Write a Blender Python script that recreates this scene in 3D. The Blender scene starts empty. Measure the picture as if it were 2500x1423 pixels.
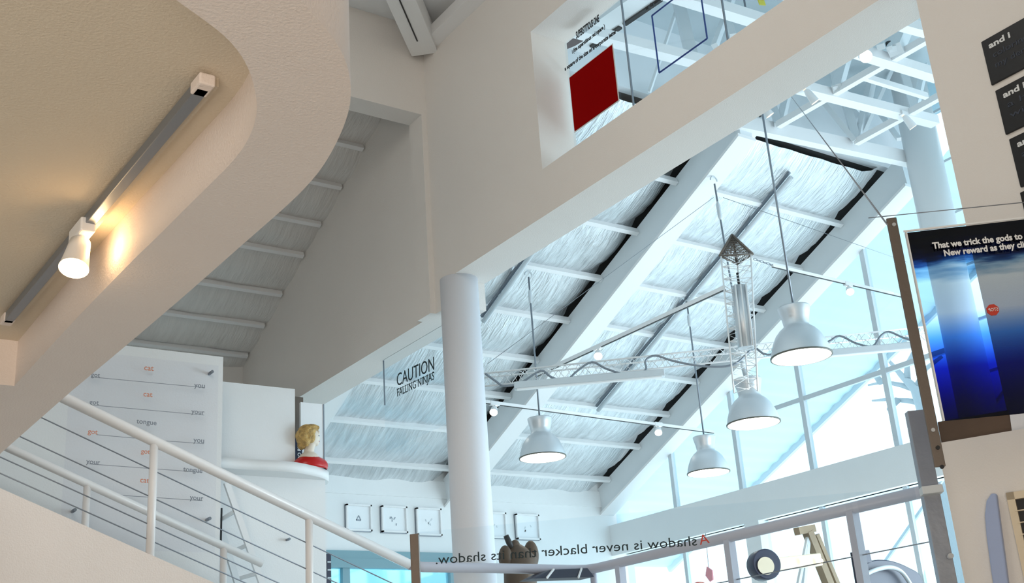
import bpy, bmesh, math, random
from mathutils import Vector, Matrix
random.seed(7)
S = bpy.context.scene
COL = S.collection
PI = math.pi

# ---------------------------------------------------------------- camera
FPX = 2866.0
RC = ((0.82698349, -0.55815152, -0.06756623),
      (0.14271306, 0.32463668, -0.93501017),
      (0.54381182, 0.76359539, 0.34812468))      # rows: camera right, down, forward in world axes
EYE = Vector((0, 0, 1.6))
cam = bpy.data.cameras.new('camera')
cam.sensor_width = 36
cam.lens = FPX / 2500 * 36
cam.clip_start = 0.05
cam.clip_end = 200
camo = bpy.data.objects.new('camera', cam)
COL.objects.link(camo)
_r, _d, _f = Vector(RC[0]), Vector(RC[1]), Vector(RC[2])
M = Matrix.Identity(4)
for i in range(3):
    M[i][0] = _r[i]; M[i][1] = -_d[i]; M[i][2] = -_f[i]; M[i][3] = EYE[i]
camo.matrix_world = M
S.camera = camo
S.view_settings.view_transform = 'Standard'
S.view_settings.look = 'None'
S.view_settings.exposure = 0.2
S.view_settings.gamma = 1
S.view_settings.use_curve_mapping = False

# ---------------------------------------------------------------- sky
w = bpy.data.worlds.new('sky')
S.world = w
w.use_nodes = True
bgn = w.node_tree.nodes['Background']
bgn.inputs[0].default_value = (0.83, 0.945, 1.0, 1)
bgn.inputs[1].default_value = 1.9


def area(name, loc, target, size, power, col, sy=None):
    l = bpy.data.lights.new(name, 'AREA')
    l.energy = power; l.color = col; l.size = size
    if sy:
        l.shape = 'RECTANGLE'; l.size_y = sy
    o = bpy.data.objects.new(name, l)
    COL.objects.link(o)
    o.location = loc
    o.rotation_euler = (Vector(target) - Vector(loc)).to_track_quat('-Z', 'Y').to_euler()
    return o


area('warm_upward_fill', (-2.2, -1.8, 1.2), (1.6, 4.5, 4.0), 2.5, 165, (1.0, 0.86, 0.72))  # added fill with no fixture, brightens the balcony underside from below
area('upper_room_fill', (1.0, 3.5, 7.2), (2.5, 7.0, 4.5), 2.5, 60, (1.0, 0.93, 0.84))  # added fill with no fixture, lifts the upper near room
area('hall_daylight', (11.05, 8.5, 2.4), (6.0, 10.0, 6.0), 9.0, 84, (0.78, 0.94, 1.0), 2.2)
area('window_daylight', (10.9, 4.6, 3.0), (3.2, 9.3, 3.6), 2.6, 170, (0.78, 0.90, 1.0))


# ---------------------------------------------------------------- pixel <-> place helpers
def ray(x, y):
    a = (x - 1250) / FPX; b = (y - 711.5) / FPX
    return _r * a + _d * b + _f


def at(x, y, ax, val):
    d = ray(x, y)
    return EYE + d * ((val - EYE[ax]) / d[ax])


SL = math.tan(math.radians(23.75)); Z0 = 10.95


def zroof(y, off=0.0):
    return Z0 - off - SL * y


def onroof(x, y, off=0.0):
    d = ray(x, y)
    return EYE + d * ((Z0 - off - EYE.z) / (d.z + SL * d.y))


def atp(x, y, P0, n):
    d = ray(x, y)
    return EYE + d * ((P0 - EYE).dot(n) / d.dot(n))


# ---------------------------------------------------------------- materials
MATS = {}


def mat(name, col, rough=0.6, metal=0.0, bump=0.0, bscale=40.0, var=0.0, stretch=None, emit=None, es=0.0, vscale=3.0):
    if name in MATS:
        return MATS[name]
    m = bpy.data.materials.new(name)
    m.use_nodes = True
    nt = m.node_tree; b = nt.nodes['Principled BSDF']
    b.inputs['Base Color'].default_value = (*col, 1)
    b.inputs['Roughness'].default_value = rough
    b.inputs['Metallic'].default_value = metal
    tc = nt.nodes.new('ShaderNodeTexCoord')
    mp = nt.nodes.new('ShaderNodeMapping')
    nt.links.new(tc.outputs['Object'], mp.inputs[0])
    if stretch:
        mp.inputs['Scale'].default_value = stretch
    if var > 0:
        n = nt.nodes.new('ShaderNodeTexNoise'); n.inputs['Scale'].default_value = vscale
        n.inputs['Detail'].default_value = 5
        nt.links.new(mp.outputs[0], n.inputs['Vector'])
        r = nt.nodes.new('ShaderNodeValToRGB')
        r.color_ramp.elements[0].position = 0.3; r.color_ramp.elements[1].position = 0.7
        r.color_ramp.elements[0].color = (*[c * (1 - var) for c in col], 1)
        r.color_ramp.elements[1].color = (*[min(1, c * (1 + var)) for c in col], 1)
        nt.links.new(n.outputs[0], r.inputs[0]); nt.links.new(r.outputs[0], b.inputs['Base Color'])
    if bump > 0:
        n2 = nt.nodes.new('ShaderNodeTexNoise'); n2.inputs['Scale'].default_value = bscale
        n2.inputs['Detail'].default_value = 4
        nt.links.new(mp.outputs[0], n2.inputs['Vector'])
        bp = nt.nodes.new('ShaderNodeBump'); bp.inputs['Strength'].default_value = bump
        bp.inputs['Distance'].default_value = 0.02
        nt.links.new(n2.outputs[0], bp.inputs['Height']); nt.links.new(bp.outputs[0], b.inputs['Normal'])
    if emit:
        b.inputs['Emission Color'].default_value = (*emit, 1)
        b.inputs['Emission Strength'].default_value = es
    MATS[name] = m
    return m


def glass(name, tint=(0.95, 0.99, 1.0), gloss=0.08, rough=0.02):
    if name in MATS:
        return MATS[name]
    m = bpy.data.materials.new(name); m.use_nodes = True
    nt = m.node_tree; nt.nodes.clear()
    o = nt.nodes.new('ShaderNodeOutputMaterial'); t = nt.nodes.new('ShaderNodeBsdfTransparent')
    g = nt.nodes.new('ShaderNodeBsdfGlossy'); mx = nt.nodes.new('ShaderNodeMixShader')
    t.inputs[0].default_value = (*tint, 1); g.inputs['Roughness'].default_value = rough
    mx.inputs[0].default_value = gloss
    nt.links.new(t.outputs[0], mx.inputs[1]); nt.links.new(g.outputs[0], mx.inputs[2]); nt.links.new(mx.outputs[0], o.inputs[0])
    MATS[name] = m
    return m


wallm = mat('wall_paint', (0.80, 0.775, 0.745), 0.75, bump=0.15, bscale=120, var=0.012, vscale=1.3)
hallm = mat('hall_paint', (0.84, 0.86, 0.87), 0.7, bump=0.1, bscale=90, var=0.01)
ringm = mat('balcony_paint', (0.82, 0.74, 0.69), 0.7, bump=0.2, bscale=110, var=0.015)
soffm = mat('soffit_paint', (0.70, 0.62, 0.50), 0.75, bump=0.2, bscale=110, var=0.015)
white = mat('white_enamel', (0.86, 0.87, 0.88), 0.35, bump=0.03, bscale=30)
railm = mat('white_rail_enamel', (0.84, 0.81, 0.80), 0.28, bump=0.03, bscale=30)
steelw = mat('grey_painted_steel', (0.62, 0.68, 0.72), 0.45, bump=0.05, bscale=30)
beamm = mat('beam_enamel', (0.74, 0.79, 0.82), 0.45, bump=0.05, bscale=25, var=0.02)
floorm = mat('floor_concrete', (0.55, 0.52, 0.48), 0.7, var=0.1, bump=0.1)
foil = mat('foil_blanket', (0.72, 0.75, 0.77), 0.36, metal=0.75, bump=0.9, bscale=6.0, stretch=(7.0, 0.9, 0.9), var=0.16)
foild = mat('foil_blanket_nook', (0.74, 0.72, 0.70), 0.5, metal=0.35, bump=0.5, bscale=6.0, stretch=(7.0, 0.9, 0.9), var=0.05)
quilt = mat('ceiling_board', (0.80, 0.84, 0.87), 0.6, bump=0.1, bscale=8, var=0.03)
alu = mat('brushed_aluminium', (0.66, 0.69, 0.72), 0.42, metal=0.75, bump=0.05, bscale=60)
dkrim = mat('dark_rim', (0.12, 0.12, 0.10), 0.5)
bar = mat('bronze_flat_bar', (0.16, 0.135, 0.115), 0.45, metal=0.5, bump=0.05, bscale=50)
post = mat('galvanised_post', (0.30, 0.33, 0.38), 0.4, metal=0.6, bump=0.08, bscale=20, var=0.1)
dark = mat('dark_rubber', (0.02, 0.022, 0.025), 0.5, bump=0.02)
cable = mat('steel_cable', (0.25, 0.28, 0.32), 0.4, metal=0.6)
blk = mat('black_vinyl', (0.005, 0.005, 0.007), 0.5)
blksign = mat('black_sign_board', (0.004, 0.004, 0.006), 0.35, bump=0.02)
redv = mat('red_vinyl', (0.26, 0.0, 0.0), 0.9, bump=0.02, var=0.02)
redv.node_tree.nodes['Principled BSDF'].inputs['Specular IOR Level'].default_value = 0.05
redt = mat('red_lettering', (0.5, 0.04, 0.02), 0.6)
orng = mat('orange_lettering', (0.72, 0.27, 0.16), 0.6)
greyt = mat('grey_lettering', (0.25, 0.27, 0.31), 0.6)
teal = mat('dark_teal_lettering', (0.004, 0.02, 0.027), 0.7)
bluel = mat('blue_vinyl', (0.01, 0.04, 0.22), 0.5)
whitet = mat('white_lettering', (0.75, 0.78, 0.80), 0.5)
dimt = mat('dim_blue_lettering', (0.03, 0.04, 0.065), 0.5)
paper = mat('white_paper', (0.86, 0.90, 0.93), 0.5, var=0.02)
bulb = mat('lit_bulb', (1, 1, 1), 0.4, emit=(1.0, 0.93, 0.8), es=9.0)
warmb = mat('warm_lit_bulb', (1, 0.8, 0.5), 0.4, emit=(1.0, 0.74, 0.36), es=7.0)
insm = mat('shade_inside', (0.9, 0.88, 0.8), 0.4, emit=(1.0, 0.97, 0.88), es=1.2)
cream = mat('cream_plastic', (0.72, 0.62, 0.46), 0.45, bump=0.03)
brown = mat('brown_wood', (0.10, 0.06, 0.035), 0.55, bump=0.2, bscale=12, var=0.25)
paleW = mat('pale_wood', (0.30, 0.22, 0.14), 0.55, bump=0.2, bscale=12, var=0.2)
skin = mat('painted_plaster', (0.78, 0.70, 0.60), 0.5, bump=0.05, var=0.06)
hairm = mat('blonde_hair', (0.55, 0.36, 0.12), 0.55, bump=0.9, bscale=45, var=0.35, vscale=30)
lip = mat('painted_lips', (0.5, 0.08, 0.06), 0.4)
dressm = mat('red_dress', (0.55, 0.01, 0.01), 0.25, bump=0.1, bscale=20)
navy = mat('navy_gloss', (0.004, 0.010, 0.04), 0.45, bump=0.03)
tealg = mat('teal_frame', (0.20, 0.36, 0.42), 0.5, bump=0.03)
clear = glass('clear_glass', (0.97, 0.99, 1.0), 0.035)
acryl = glass('clear_acrylic', (0.985, 0.985, 0.995), 0.02, 0.1)
winglass = glass('window_glass', (0.80, 0.95, 1.0), 0.05)
tgl = glass('tinted_window_glass', (0.45, 0.78, 0.88), 0.25, 0.04)
deckm = mat('shaded_void_deck', (0.03, 0.03, 0.03), 0.8, bump=0.05)  # coloured dark so the gaps beside the beams read as shade
canopym = mat('white_corrugated_steel', (0.62, 0.80, 0.88), 0.5, bump=0.05)


# ---------------------------------------------------------------- mesh helpers
class MB:
    def __init__(s):
        s.v = []; s.f = []; s.sm = []

    def _add(s, vs, fs, smooth=False):
        o = len(s.v)
        s.v += [Vector(p) for p in vs]
        for f in fs:
            s.f.append([i + o for i in f]); s.sm.append(smooth)
        return s

    def hexa(s, c):      # 8 corners: bottom 4 then top 4
        return s._add(c, [(0, 3, 2, 1), (4, 5, 6, 7), (0, 1, 5, 4), (1, 2, 6, 5), (2, 3, 7, 6), (3, 0, 4, 7)])

    def box(s, a, b):
        x0, y0, z0 = a; x1, y1, z1 = b
        return s.hexa([(x0, y0, z0), (x1, y0, z0), (x1, y1, z0), (x0, y1, z0), (x0, y0, z1), (x1, y0, z1), (x1, y1, z1), (x0, y1, z1)])

    def bar(s, a, b, wd, ht, up=(0, 0, 1)):
        a = Vector(a); b = Vector(b); t = (b - a).normalized(); up = Vector(up)
        sd = t.cross(up)
        if sd.length < 1e-4:
            sd = t.cross(Vector((1, 0, 0)))
        sd.normalize(); u = sd.cross(t).normalized()
        sd *= wd / 2; u *= ht / 2
        return s.hexa([a - sd - u, a + sd - u, b + sd - u, b - sd - u, a - sd + u, a + sd + u, b + sd + u, b - sd + u])

    def tube(s, path, r, n=12, cap=True):
        path = [Vector(p) for p in path]
        rs = r if isinstance(r, (list, tuple)) else [r] * len(path)
        vs = []; prev = None
        for i, p in enumerate(path):
            t = (path[min(i + 1, len(path) - 1)] - path[max(i - 1, 0)]).normalized()
            if prev is None:
                u = t.cross(Vector((0, 0, 1)))
                if u.length < 1e-3:
                    u = t.cross(Vector((1, 0, 0)))
                u.normalize()
            else:
                u = (prev - t * prev.dot(t)).normalized()
            prev = u; v = t.cross(u)
            for k in range(n):
                a = 2 * PI * k / n
                vs.append(p + (u * math.cos(a) + v * math.sin(a)) * rs[i])
        fs = []
        for i in range(len(path) - 1):
            for k in range(n):
                k2 = (k + 1) % n
                fs.append((i * n + k, i * n + k2, (i + 1) * n + k2, (i + 1) * n + k))
        s._add(vs, fs, True)
        if cap:
            o = len(s.v) - len(vs)
            s.f.append([o + k for k in range(n)][::-1]); s.sm.append(False)
            e = o + (len(path) - 1) * n
            s.f.append([e + k for k in range(n)]); s.sm.append(False)
        return s

    def lathe(s, prof, c, n=48, close=False):
        c = Vector(c); vs = []; fs = []
        for r, z in prof:
            for k in range(n):
                a = 2 * PI * k / n
                vs.append(c + Vector((r * math.cos(a), r * math.sin(a), z)))
        m = len(prof)
        for i in range(m - 1 + (1 if close else 0)):
            j = (i + 1) % m
            for k in range(n):
                k2 = (k + 1) % n
                fs.append((i * n + k, i * n + k2, j * n + k2, j * n + k))
        return s._add(vs, fs, True)

    def prism(s, poly, vec, smooth=False):
        n = len(poly); vec = Vector(vec)
        p = [Vector(q) for q in poly]
        s._add(p + [q + vec for q in p], [tuple(range(n))[::-1], tuple(range(n, 2 * n))] )
        o = len(s.v) - 2 * n
        for i in range(n):
            j = (i + 1) % n
            s.f.append([o + i, o + j, o + n + j, o + n + i]); s.sm.append(smooth)
        return s

    def ell(s, c, r, n=20, m=12, rot=None):
        c = Vector(c); vs = []; fs = []
        for i in range(m + 1):
            th = PI * i / m
            for k in range(n):
                a = 2 * PI * k / n
                q = Vector((r[0] * math.sin(th) * math.cos(a), r[1] * math.sin(th) * math.sin(a), r[2] * math.cos(th)))
                if rot:
                    q = rot @ q
                vs.append(c + q)
        for i in range(m):
            for k in range(n):
                k2 = (k + 1) % n
                fs.append((i * n + k, (i + 1) * n + k, (i + 1) * n + k2, i * n + k2))
        return s._add(vs, fs, True)


def wloc(o):
    l = Vector(o.location)
    while o.parent:
        o = o.parent; l += Vector(o.location)
    return l


def obj(name, mb, m, parent=None, bevel=0.0, weld=False):
    me = bpy.data.meshes.new(name)
    off = wloc(parent) if parent else Vector((0, 0, 0))
    if parent is None:
        xs = [v for v in mb.v]
        lo = Vector((min(v.x for v in xs), min(v.y for v in xs), min(v.z for v in xs)))
        hi = Vector((max(v.x for v in xs), max(v.y for v in xs), max(v.z for v in xs)))
        off = Vector(((lo.x + hi.x) / 2, (lo.y + hi.y) / 2, lo.z))
    me.from_pydata([tuple(v - off) for v in mb.v], [], mb.f)
    for p, sm in zip(me.polygons, mb.sm):
        p.use_smooth = sm
    me.materials.append(m)
    bm = bmesh.new(); bm.from_mesh(me)
    if weld:
        bmesh.ops.remove_doubles(bm, verts=bm.verts, dist=1e-5)
    bmesh.ops.recalc_face_normals(bm, faces=bm.faces)
    bm.to_mesh(me); bm.free()
    o = bpy.data.objects.new(name, me)
    COL.objects.link(o)
    if parent:
        o.parent = parent
    else:
        o.location = off
    if bevel > 0:
        b = o.modifiers.new('bevel', 'BEVEL'); b.width = bevel; b.segments = 2; b.limit_method = 'ANGLE'
    return o


def tag(o, label, cat, group=None):
    o['label'] = label; o['category'] = cat
    if group:
        o['group'] = group
    return o


def thing(name, label, cat, loc, group=None):
    o = bpy.data.objects.new(name, None); COL.objects.link(o)
    o.location = loc; o.empty_display_size = 0.1
    return tag(o, label, cat, group)


def struct(name, mb, m, parent=None, bevel=0.0):
    o = obj(name, mb, m, parent, bevel)
    if parent is None:
        o['kind'] = 'structure'
    return o


def copy_tree(o, parent=None):
    c = o.copy(); COL.objects.link(c); c.parent = parent
    for ch in list(o.children):
        copy_tree(ch, c)
    return c


def lettering(name, body, PL, PR, m, parent, up=None, hscale=1.0, thick=0.002, nrm=None, bold=0.0, height=None):
    PL = Vector(PL); PR = Vector(PR)
    cu = bpy.data.curves.new('t', 'FONT'); cu.body = body; cu.size = 1.0; cu.extrude = 0.01; cu.offset = bold
    cu.resolution_u = 3
    to = bpy.data.objects.new('t', cu); COL.objects.link(to)
    dg = bpy.context.evaluated_depsgraph_get(); dg.update()
    me = bpy.data.meshes.new_from_object(to.evaluated_get(dg))
    bpy.data.objects.remove(to); bpy.data.curves.remove(cu)
    xs = [v.co.x for v in me.vertices]; x0, x1 = min(xs), max(xs)
    d = PR - PL; sc = d.length / max(1e-6, x1 - x0); d.normalize()
    u = Vector(up) if up else Vector((0, 0, 1))
    u = (u - d * u.dot(d)).normalized()
    nn = d.cross(u)
    sy = (height / 0.7) if height else sc * hscale
    off = wloc(parent)
    for v in me.vertices:
        c = v.co.copy()
        v.co = PL - off + d * ((c.x - x0) * sc) + u * (c.y * sy) + nn * (c.z / 0.01 * thick / 2)
    me.materials.clear(); me.materials.append(m); me.name = name
    o = bpy.data.objects.new(name, me); COL.objects.link(o); o.parent = parent
    return o


# ================================================================ THE SETTING
XA = 4.8; XA2 = 5.15; YF = 7.85; YB = 13.8; XC = 11.42; ZT = 7.5

struct('floor', MB().box((-4, -4, -0.2), (12.2, 14.2, 0.0)), floorm)
struct('wall_back', MB().box((-4.2, -4.2, 0), (12.2, -4.0, 8.7)), wallm)
struct('wall_left', MB().box((-4.2, -4.0, 0), (-4.0, 12.2, 8.7)), wallm)

# the long wall with the glazed opening, over the hall
oy0, oy1, oz0, oz1 = -1.5, 6.24, 5.47, 6.66
mb = MB()
mb.box((XA, -4.0, 5.10), (XA2, 7.62, oz0))
mb.box((XA, -4.0, oz1), (XA2, 7.62, 8.6))
mb.box((XA, oy1, oz0), (XA2, 7.62, oz1))
mb.box((XA, -4.0, oz0), (XA2, oy0, oz1))
mb.box((XA, 7.62, 4.86), (XA2, 12.1, 8.2))
mb.box((XA, -4.0, 0), (XA2, 2.97, 5.10))
struct('wall_centre', mb, wallm)
# cross wall with the opening to the nook
zh = 6.72
mb = MB()
mb.box((-4.0, YF, zh), (XA, YF + 0.22, 7.7))
mb.box((XA - 0.05, YF, 4.86), (XA, YF + 0.22, zh))
struct('wall_cross', mb, wallm)
struct('wall_nook', MB().box((-4.0, 12.05, 0), (XA, 12.25, 6.2)), wallm)
struct('wall_hall_end', MB().box((3.0, YB, 3.86), (XC + 0.3, YB + 0.25, 5.4)).box((3.0, YB, 0), (6.5, YB + .25, 3.86)).box((8.55, YB, 0), (XC + 0.3, YB + .25, 3.86)).box((6.5, YB, 0), (8.55, YB + .25, 1.2)), hallm)
# flat ceiling over the truss, ceiling of the near room
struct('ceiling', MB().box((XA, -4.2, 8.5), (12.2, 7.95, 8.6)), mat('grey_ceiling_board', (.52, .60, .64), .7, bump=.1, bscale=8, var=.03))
mb = MB()
nx = 24
ys = [-4.0 + 1.0 * i for i in range(13)]
for j in range(len(ys) - 1):
    y0, y1 = ys[j], min(ys[j + 1], YF)
    if y0 >= YF:
        break
    vs = []; fs = []
    for a in range(9):
        yy = y0 + (y1 - y0) * a / 8
        for b in range(2):
            vs.append((-4.0 + 8.8 * b, yy, 7.62 - 0.09 * math.sin(PI * a / 8)))
    for a in range(8):
        fs.append((a * 2, a * 2 + 1, a * 2 + 3, a * 2 + 2))
    mb._add(vs, fs, True)
nearc = struct('ceiling', mb, quilt)
for yy in (6.2, 4.2):
    obj('batten', MB().box((-4, yy - 0.04, 7.5), (4.8, yy + 0.04, 7.6)), white, nearc)
obj('cornice', MB().box((4.66, 4.5, 7.30), (4.8, 7.75, 7.40)), white, nearc)
# end gable strip between roof and flat ceiling
struct('wall_ridge', MB().box((XA2, 7.80, 7.62), (12.2, 7.9, 8.5)), quilt)

# ---- sloped foil roof in sagging bays between purlins
PY = [7.85, 8.55, 9.28, 10.0, 10.69, 11.38, 12.05, 12.75, 13.50, 13.95]


def sheet(mb, x0, x1, y0, y1, sag, edge=0.0, nx=14, ny=10):
    vs = []; fs = []
    for i in range(ny + 1):
        t = i / ny; y = y0 + (y1 - y0) * t
        for k in range(nx + 1):
            q = k / nx; x = x0 + (x1 - x0) * q
            s = sag * math.sin(PI * t) ** 0.8 * (0.75 + 0.25 * math.sin(7.1 * x + 3.3 * y0)) + 0.006 * math.sin(23 * x + 5 * math.sin(9 * y))
            s -= edge * 2.9 * max(0, (q - 0.80) / 0.20) ** 2.5
            vs.append((x, y, zroof(y) - s))
    for i in range(ny):
        for k in range(nx):
            a = i * (nx + 1) + k
            fs.append((a, a + 1, a + nx + 2, a + nx + 1))
    mb._add(vs, fs, True)


roof = struct('ceiling', MB().hexa([(XA2, 7.88, zroof(7.88) + .15), (12.1, 7.88, zroof(7.88) + .15), (12.1, 14.1, zroof(14.1) + .15), (XA2, 14.1, zroof(14.1) + .15),
                                   (XA2, 7.88, zroof(7.88) + .2), (12.1, 7.88, zroof(7.88) + .2), (12.1, 14.1, zroof(14.1) + .2), (XA2, 14.1, zroof(14.1) + .2)]), deckm)
for (x0, x1) in ((5.16, 5.72), (5.98, 8.43), (8.68, 11.15)):
    for j in range(len(PY) - 1):
        m_ = MB(); sheet(m_, x0, x1, PY[j], PY[j + 1], 0.075, edge=0.05)
        obj('foil_sheet', m_, foil, roof)
for (x0, x1) in ((5.16, 5.72), (5.98, 8.43), (8.68, 11.15)):
    for y in PY[1:-1]:
        m_ = MB(); z = zroof(y) - 0.03
        m_.bar((x0, y, z), (x1, y, z), 0.055, 0.07, (0, SL, 1))
        obj('purlin', m_, white, roof)
nook = struct('ceiling', MB().hexa([(-4, 7.9, zroof(7.9) + .1), (XA, 7.9, zroof(7.9) + .1), (XA, 12.3, zroof(12.3) + .1), (-4, 12.3, zroof(12.3) + .1),
                                   (-4, 7.9, zroof(7.9) + .2), (XA, 7.9, zroof(7.9) + .2), (XA, 12.3, zroof(12.3) + .2), (-4, 12.3, zroof(12.3) + .2)]), white)
NP = [7.95, 8.5] + [onroof(*p).y for p in ((910, 360), (860, 455), (805, 545), (787, 624), (708, 714), (665, 790), (615, 862))] + [12.15]
for j in range(len(NP) - 1):
    m_ = MB(); sheet(m_, -1.0, XA + .01, NP[j], NP[j + 1], 0.07, nx=20)
    obj('foil_sheet', m_, foild, nook)
for y in NP[2:-1]:
    z = zroof(y) - 0.03
    obj('purlin', MB().bar((-1, y, z), (XA - 0.02, y, z), 0.045, 0.06, (0, SL, 1)), white, nook)
# flat eave band over the far wall
struct('trim_eave', MB().box((XA2, YB - 0.02, 4.62), (11.3, YB + .01, 4.86)), hallm)

# ---- sloping beams
BD = 0.34


def roof_beam(x0, x1, label, y0=7.55, y1=13.8):
    a = (x0 + x1) / 2
    t = thing('roof_beam', label, 'beam', (a, y0, zroof(y0) - BD), 'sloping roof beams')
    def q(y, o): return zroof(y, o)
    m_ = MB().hexa([(x0 + .04, y0, q(y0, BD)), (x1 - .02, y0, q(y0, BD)), (x1 - .02, y1, q(y1, BD)), (x0 + .04, y1, q(y1, BD)),
                    (x0, y0, q(y0, -.02)), (x1, y0, q(y0, -.02)), (x1, y1, q(y1, -.02)), (x0, y1, q(y1, -.02))])
    obj('web', m_, beamm, t)
    m_ = MB().hexa([(x0 - .0, y0, q(y0, BD + .035)), (x1 + .03, y0, q(y0, BD + .035)), (x1 + .03, y1, q(y1, BD + .035)), (x0 - .0, y1, q(y1, BD + .035)),
                    (x0 - .0, y0, q(y0, BD)), (x1 + .03, y0, q(y0, BD)), (x1 + .03, y1, q(y1, BD)), (x0 - .0, y1, q(y1, BD))])
    obj('bottom_flange', m_, white, t)
    m_ = MB().hexa([(x1 + .03, y0, q(y0, .13)), (x1 + .22, y0, q(y0, .13)), (x1 + .22, y1, q(y1, .13)), (x1 + .03, y1, q(y1, .13)),
                    (x1 + .03, y0, q(y0, .0)), (x1 + .22, y0, q(y0, .0)), (x1 + .22, y1, q(y1, .0)), (x1 + .03, y1, q(y1, .0))])
    obj('side_cover', m_, white, t)
    return t


roof_beam(5.72, 5.96, 'white sloping roof beam just right of the thick centre wall')
roof_beam(8.43, 8.66, 'long grey-white sloping roof beam in the middle, starting behind the round white column')
roof_beam(11.15, 11.38, 'long grey-white sloping roof beam along the top of the triangular window')

# ---- window wall
YW0, YW1 = -3.9, YB
zs0, zs1 = 3.90, 4.35
mw = MB()
mw.box((XC - .12, YW0, 0), (XC + .18, YB, 0.9))
mw.box((XC - .12, YW0, zs0), (XC + .18, YB, zs1))
struct('wall_window_side', mw, hallm)
obl = bpy.data.objects.new


def window(name, y0, y1, z0a, z1a, z0b, z1b, bars, horiz=(), vis=True):
    fr = MB()
    th = 0.035
    fr.bar((XC, y0, z0a), (XC, y1, z0b), .06, .06)
    fr.bar((XC, y0, z1a), (XC, y1, z1b), .06, .08)
    o = struct(name, fr, steelw)
    return o


# lower windows
ym = [13.6]
while ym[-1] > -3:
    ym.append(ym[-1] - 1.27)
n = 1
piers = [at(1860, 1330, 0, XC).y]
for j in range(len(ym) - 1):
    y1, y0 = ym[j], ym[j + 1]
    fr = MB()
    for a, b in (((y0, .9), (y1, .9)), ((y0, zs0), (y1, zs0))):
        fr.bar((XC, a[0], a[1] + .03), (XC, b[0], b[1] + .03), .06, .06)
    fr.bar((XC, y0, .9), (XC, y0, zs0), .06, .05)
    o = struct('window_%d' % n, fr, steelw); n += 1
    obj('window_pane', MB()._add([(XC, y0, .9), (XC, y1, .9), (XC, y1, zs0), (XC, y0, zs0)], [(0, 1, 2, 3)]), winglass, o)
struct('trim_1', MB().box((XC - .14, piers[0] - .13, 0), (XC + .05, piers[0] + .13, zs0)), hallm)
# gable windows above the sill beam: mullion positions traced on the window plane
gy = [at(1652, 1225, 0, XC).y, at(1812, 1178, 0, XC).y, at(1985, 1130, 0, XC).y, at(2192, 1075, 0, XC).y]
gy = [13.75] + gy + [gy[-1] - 1.25]
for j in range(len(gy) - 1):
    y1, y0 = gy[j], gy[j + 1]
    zt0, zt1 = min(zroof(y0) - .12, 8.4), max(zs1 + .02, zroof(y1) - .12)
    fr = MB()
    fr.bar((XC, y0, zs1), (XC, y0, zt0), .07, .07)
    fr.bar((XC, y0, zt0), (XC, y1, zt1), .08, .10)
    o = struct('window_%d' % n, fr, steelw); n += 1
    obj('window_pane', MB()._add([(XC, y0, zs1), (XC, y1, zs1), (XC, y1, zt1), (XC, y0, zt0)], [(0, 1, 2, 3)]), winglass, o)
    if j >= 2:
        za = at(1900, 995, 0, XC).z
        obj('transom', MB().bar((XC, y0, za), (XC, min(y1, 10.55), za), .05, .06), steelw, o)
ylast = gy[-1]
# tall glazing beyond the big column
gy2 = [ylast - 1.2 * i for i in range(9)]
for j in range(8):
    y1, y0 = gy2[j], gy2[j + 1]
    fr = MB()
    fr.bar((XC, y0, zs1), (XC, y0, 8.4), .07, .06)
    for z in (4.9, 5.5, 6.15, 6.8, 7.45, 8.1):
        fr.bar((XC, y0, z), (XC, y1, z), .03, .03)
    o = struct('window_%d' % n, fr, steelw); n += 1
    obj('window_pane', MB()._add([(XC, y0, zs1), (XC, y1, zs1), (XC, y1, 8.5), (XC, y0, 8.5)], [(0, 1, 2, 3)]), winglass, o)

# far wall window
fr = MB()
fr.box((6.45, YB - .05, 3.78), (8.60, YB + .05, 3.88)); fr.box((6.45, YB - .06, 3.66), (8.60, YB + .03, 3.78))
for x in (6.55, 6.9, 8.5):
    fr.box((x - .05, YB - .04, 1.2), (x + .05, YB + .04, 3.7))
o = struct('window_%d' % n, fr, tealg); n += 1
obj('window_pane', MB().box((6.5, YB + .02, 1.2), (8.55, YB + .03, 3.7)), tgl, o)

# exterior canopy soffit beyond the window wall
mb = MB()
vs = []; fs = []
N = 260
for i in range(N + 1):
    y = 5.5 + (15.5 - 5.5) * i / N
    for x in (XC + .2, 13.9):
        vs.append((x, y, zroof(y, .12 + .012 * math.cos(i * 1.05))))
for i in range(N):
    fs.append((i * 2, i * 2 + 1, i * 2 + 3, i * 2 + 2))
mb._add(vs, fs, True)
can = struct('ceiling', mb, canopym)
obj('fascia', MB().bar((13.92, 5.5, zroof(5.5, .12)), (13.92, 15.5, zroof(15.5, .12)), .06, .16), steelw, can)
obj('support', MB().bar((13.9, 11.0, 3.4), (13.9, 8.2, 5.6), .04, .04), steelw, can)

# ---- columns
cc = at(1120, 684, 2, 5.1); cx_, cy_ = cc.x, cc.y
t = thing('round_column', 'round white column standing under the corner of the centre wall', 'column', (cx_, cy_, 0))
obj('shaft', MB().lathe([(0, 0), (.168, 0), (.166, 1), (.163, 3), (.158, 5.1), (0, 5.1)], (cx_, cy_, 0), 64), mat('column_enamel', (.78, .82, .89), .5, bump=.05, bscale=30), t)
bc = at(2276, 480, 0, 10.95)
t = thing('round_column', 'broad round grey-white column beside the bright window strip at right', 'column', (bc.x, bc.y, 0))
obj('shaft', MB().lathe([(0, 0), (.20, 0), (.20, 8.48), (0, 8.48)], (bc.x, bc.y, 0), 64), white, t)

# ================================================================ SPACE TRUSS under the flat ceiling
ZC = 7.42


def cz(p, z=ZC):
    return at(p[0], p[1], 2, z)


tr = thing('space_truss', 'white space truss of square chords and diagonal webs below the flat ceiling', 'truss', (9.0, 7.0, ZC))


def member(nm, a, b, wd, ht, m_=white):
    obj(nm, MB().bar(a, b, wd, ht), m_, tr)


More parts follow.
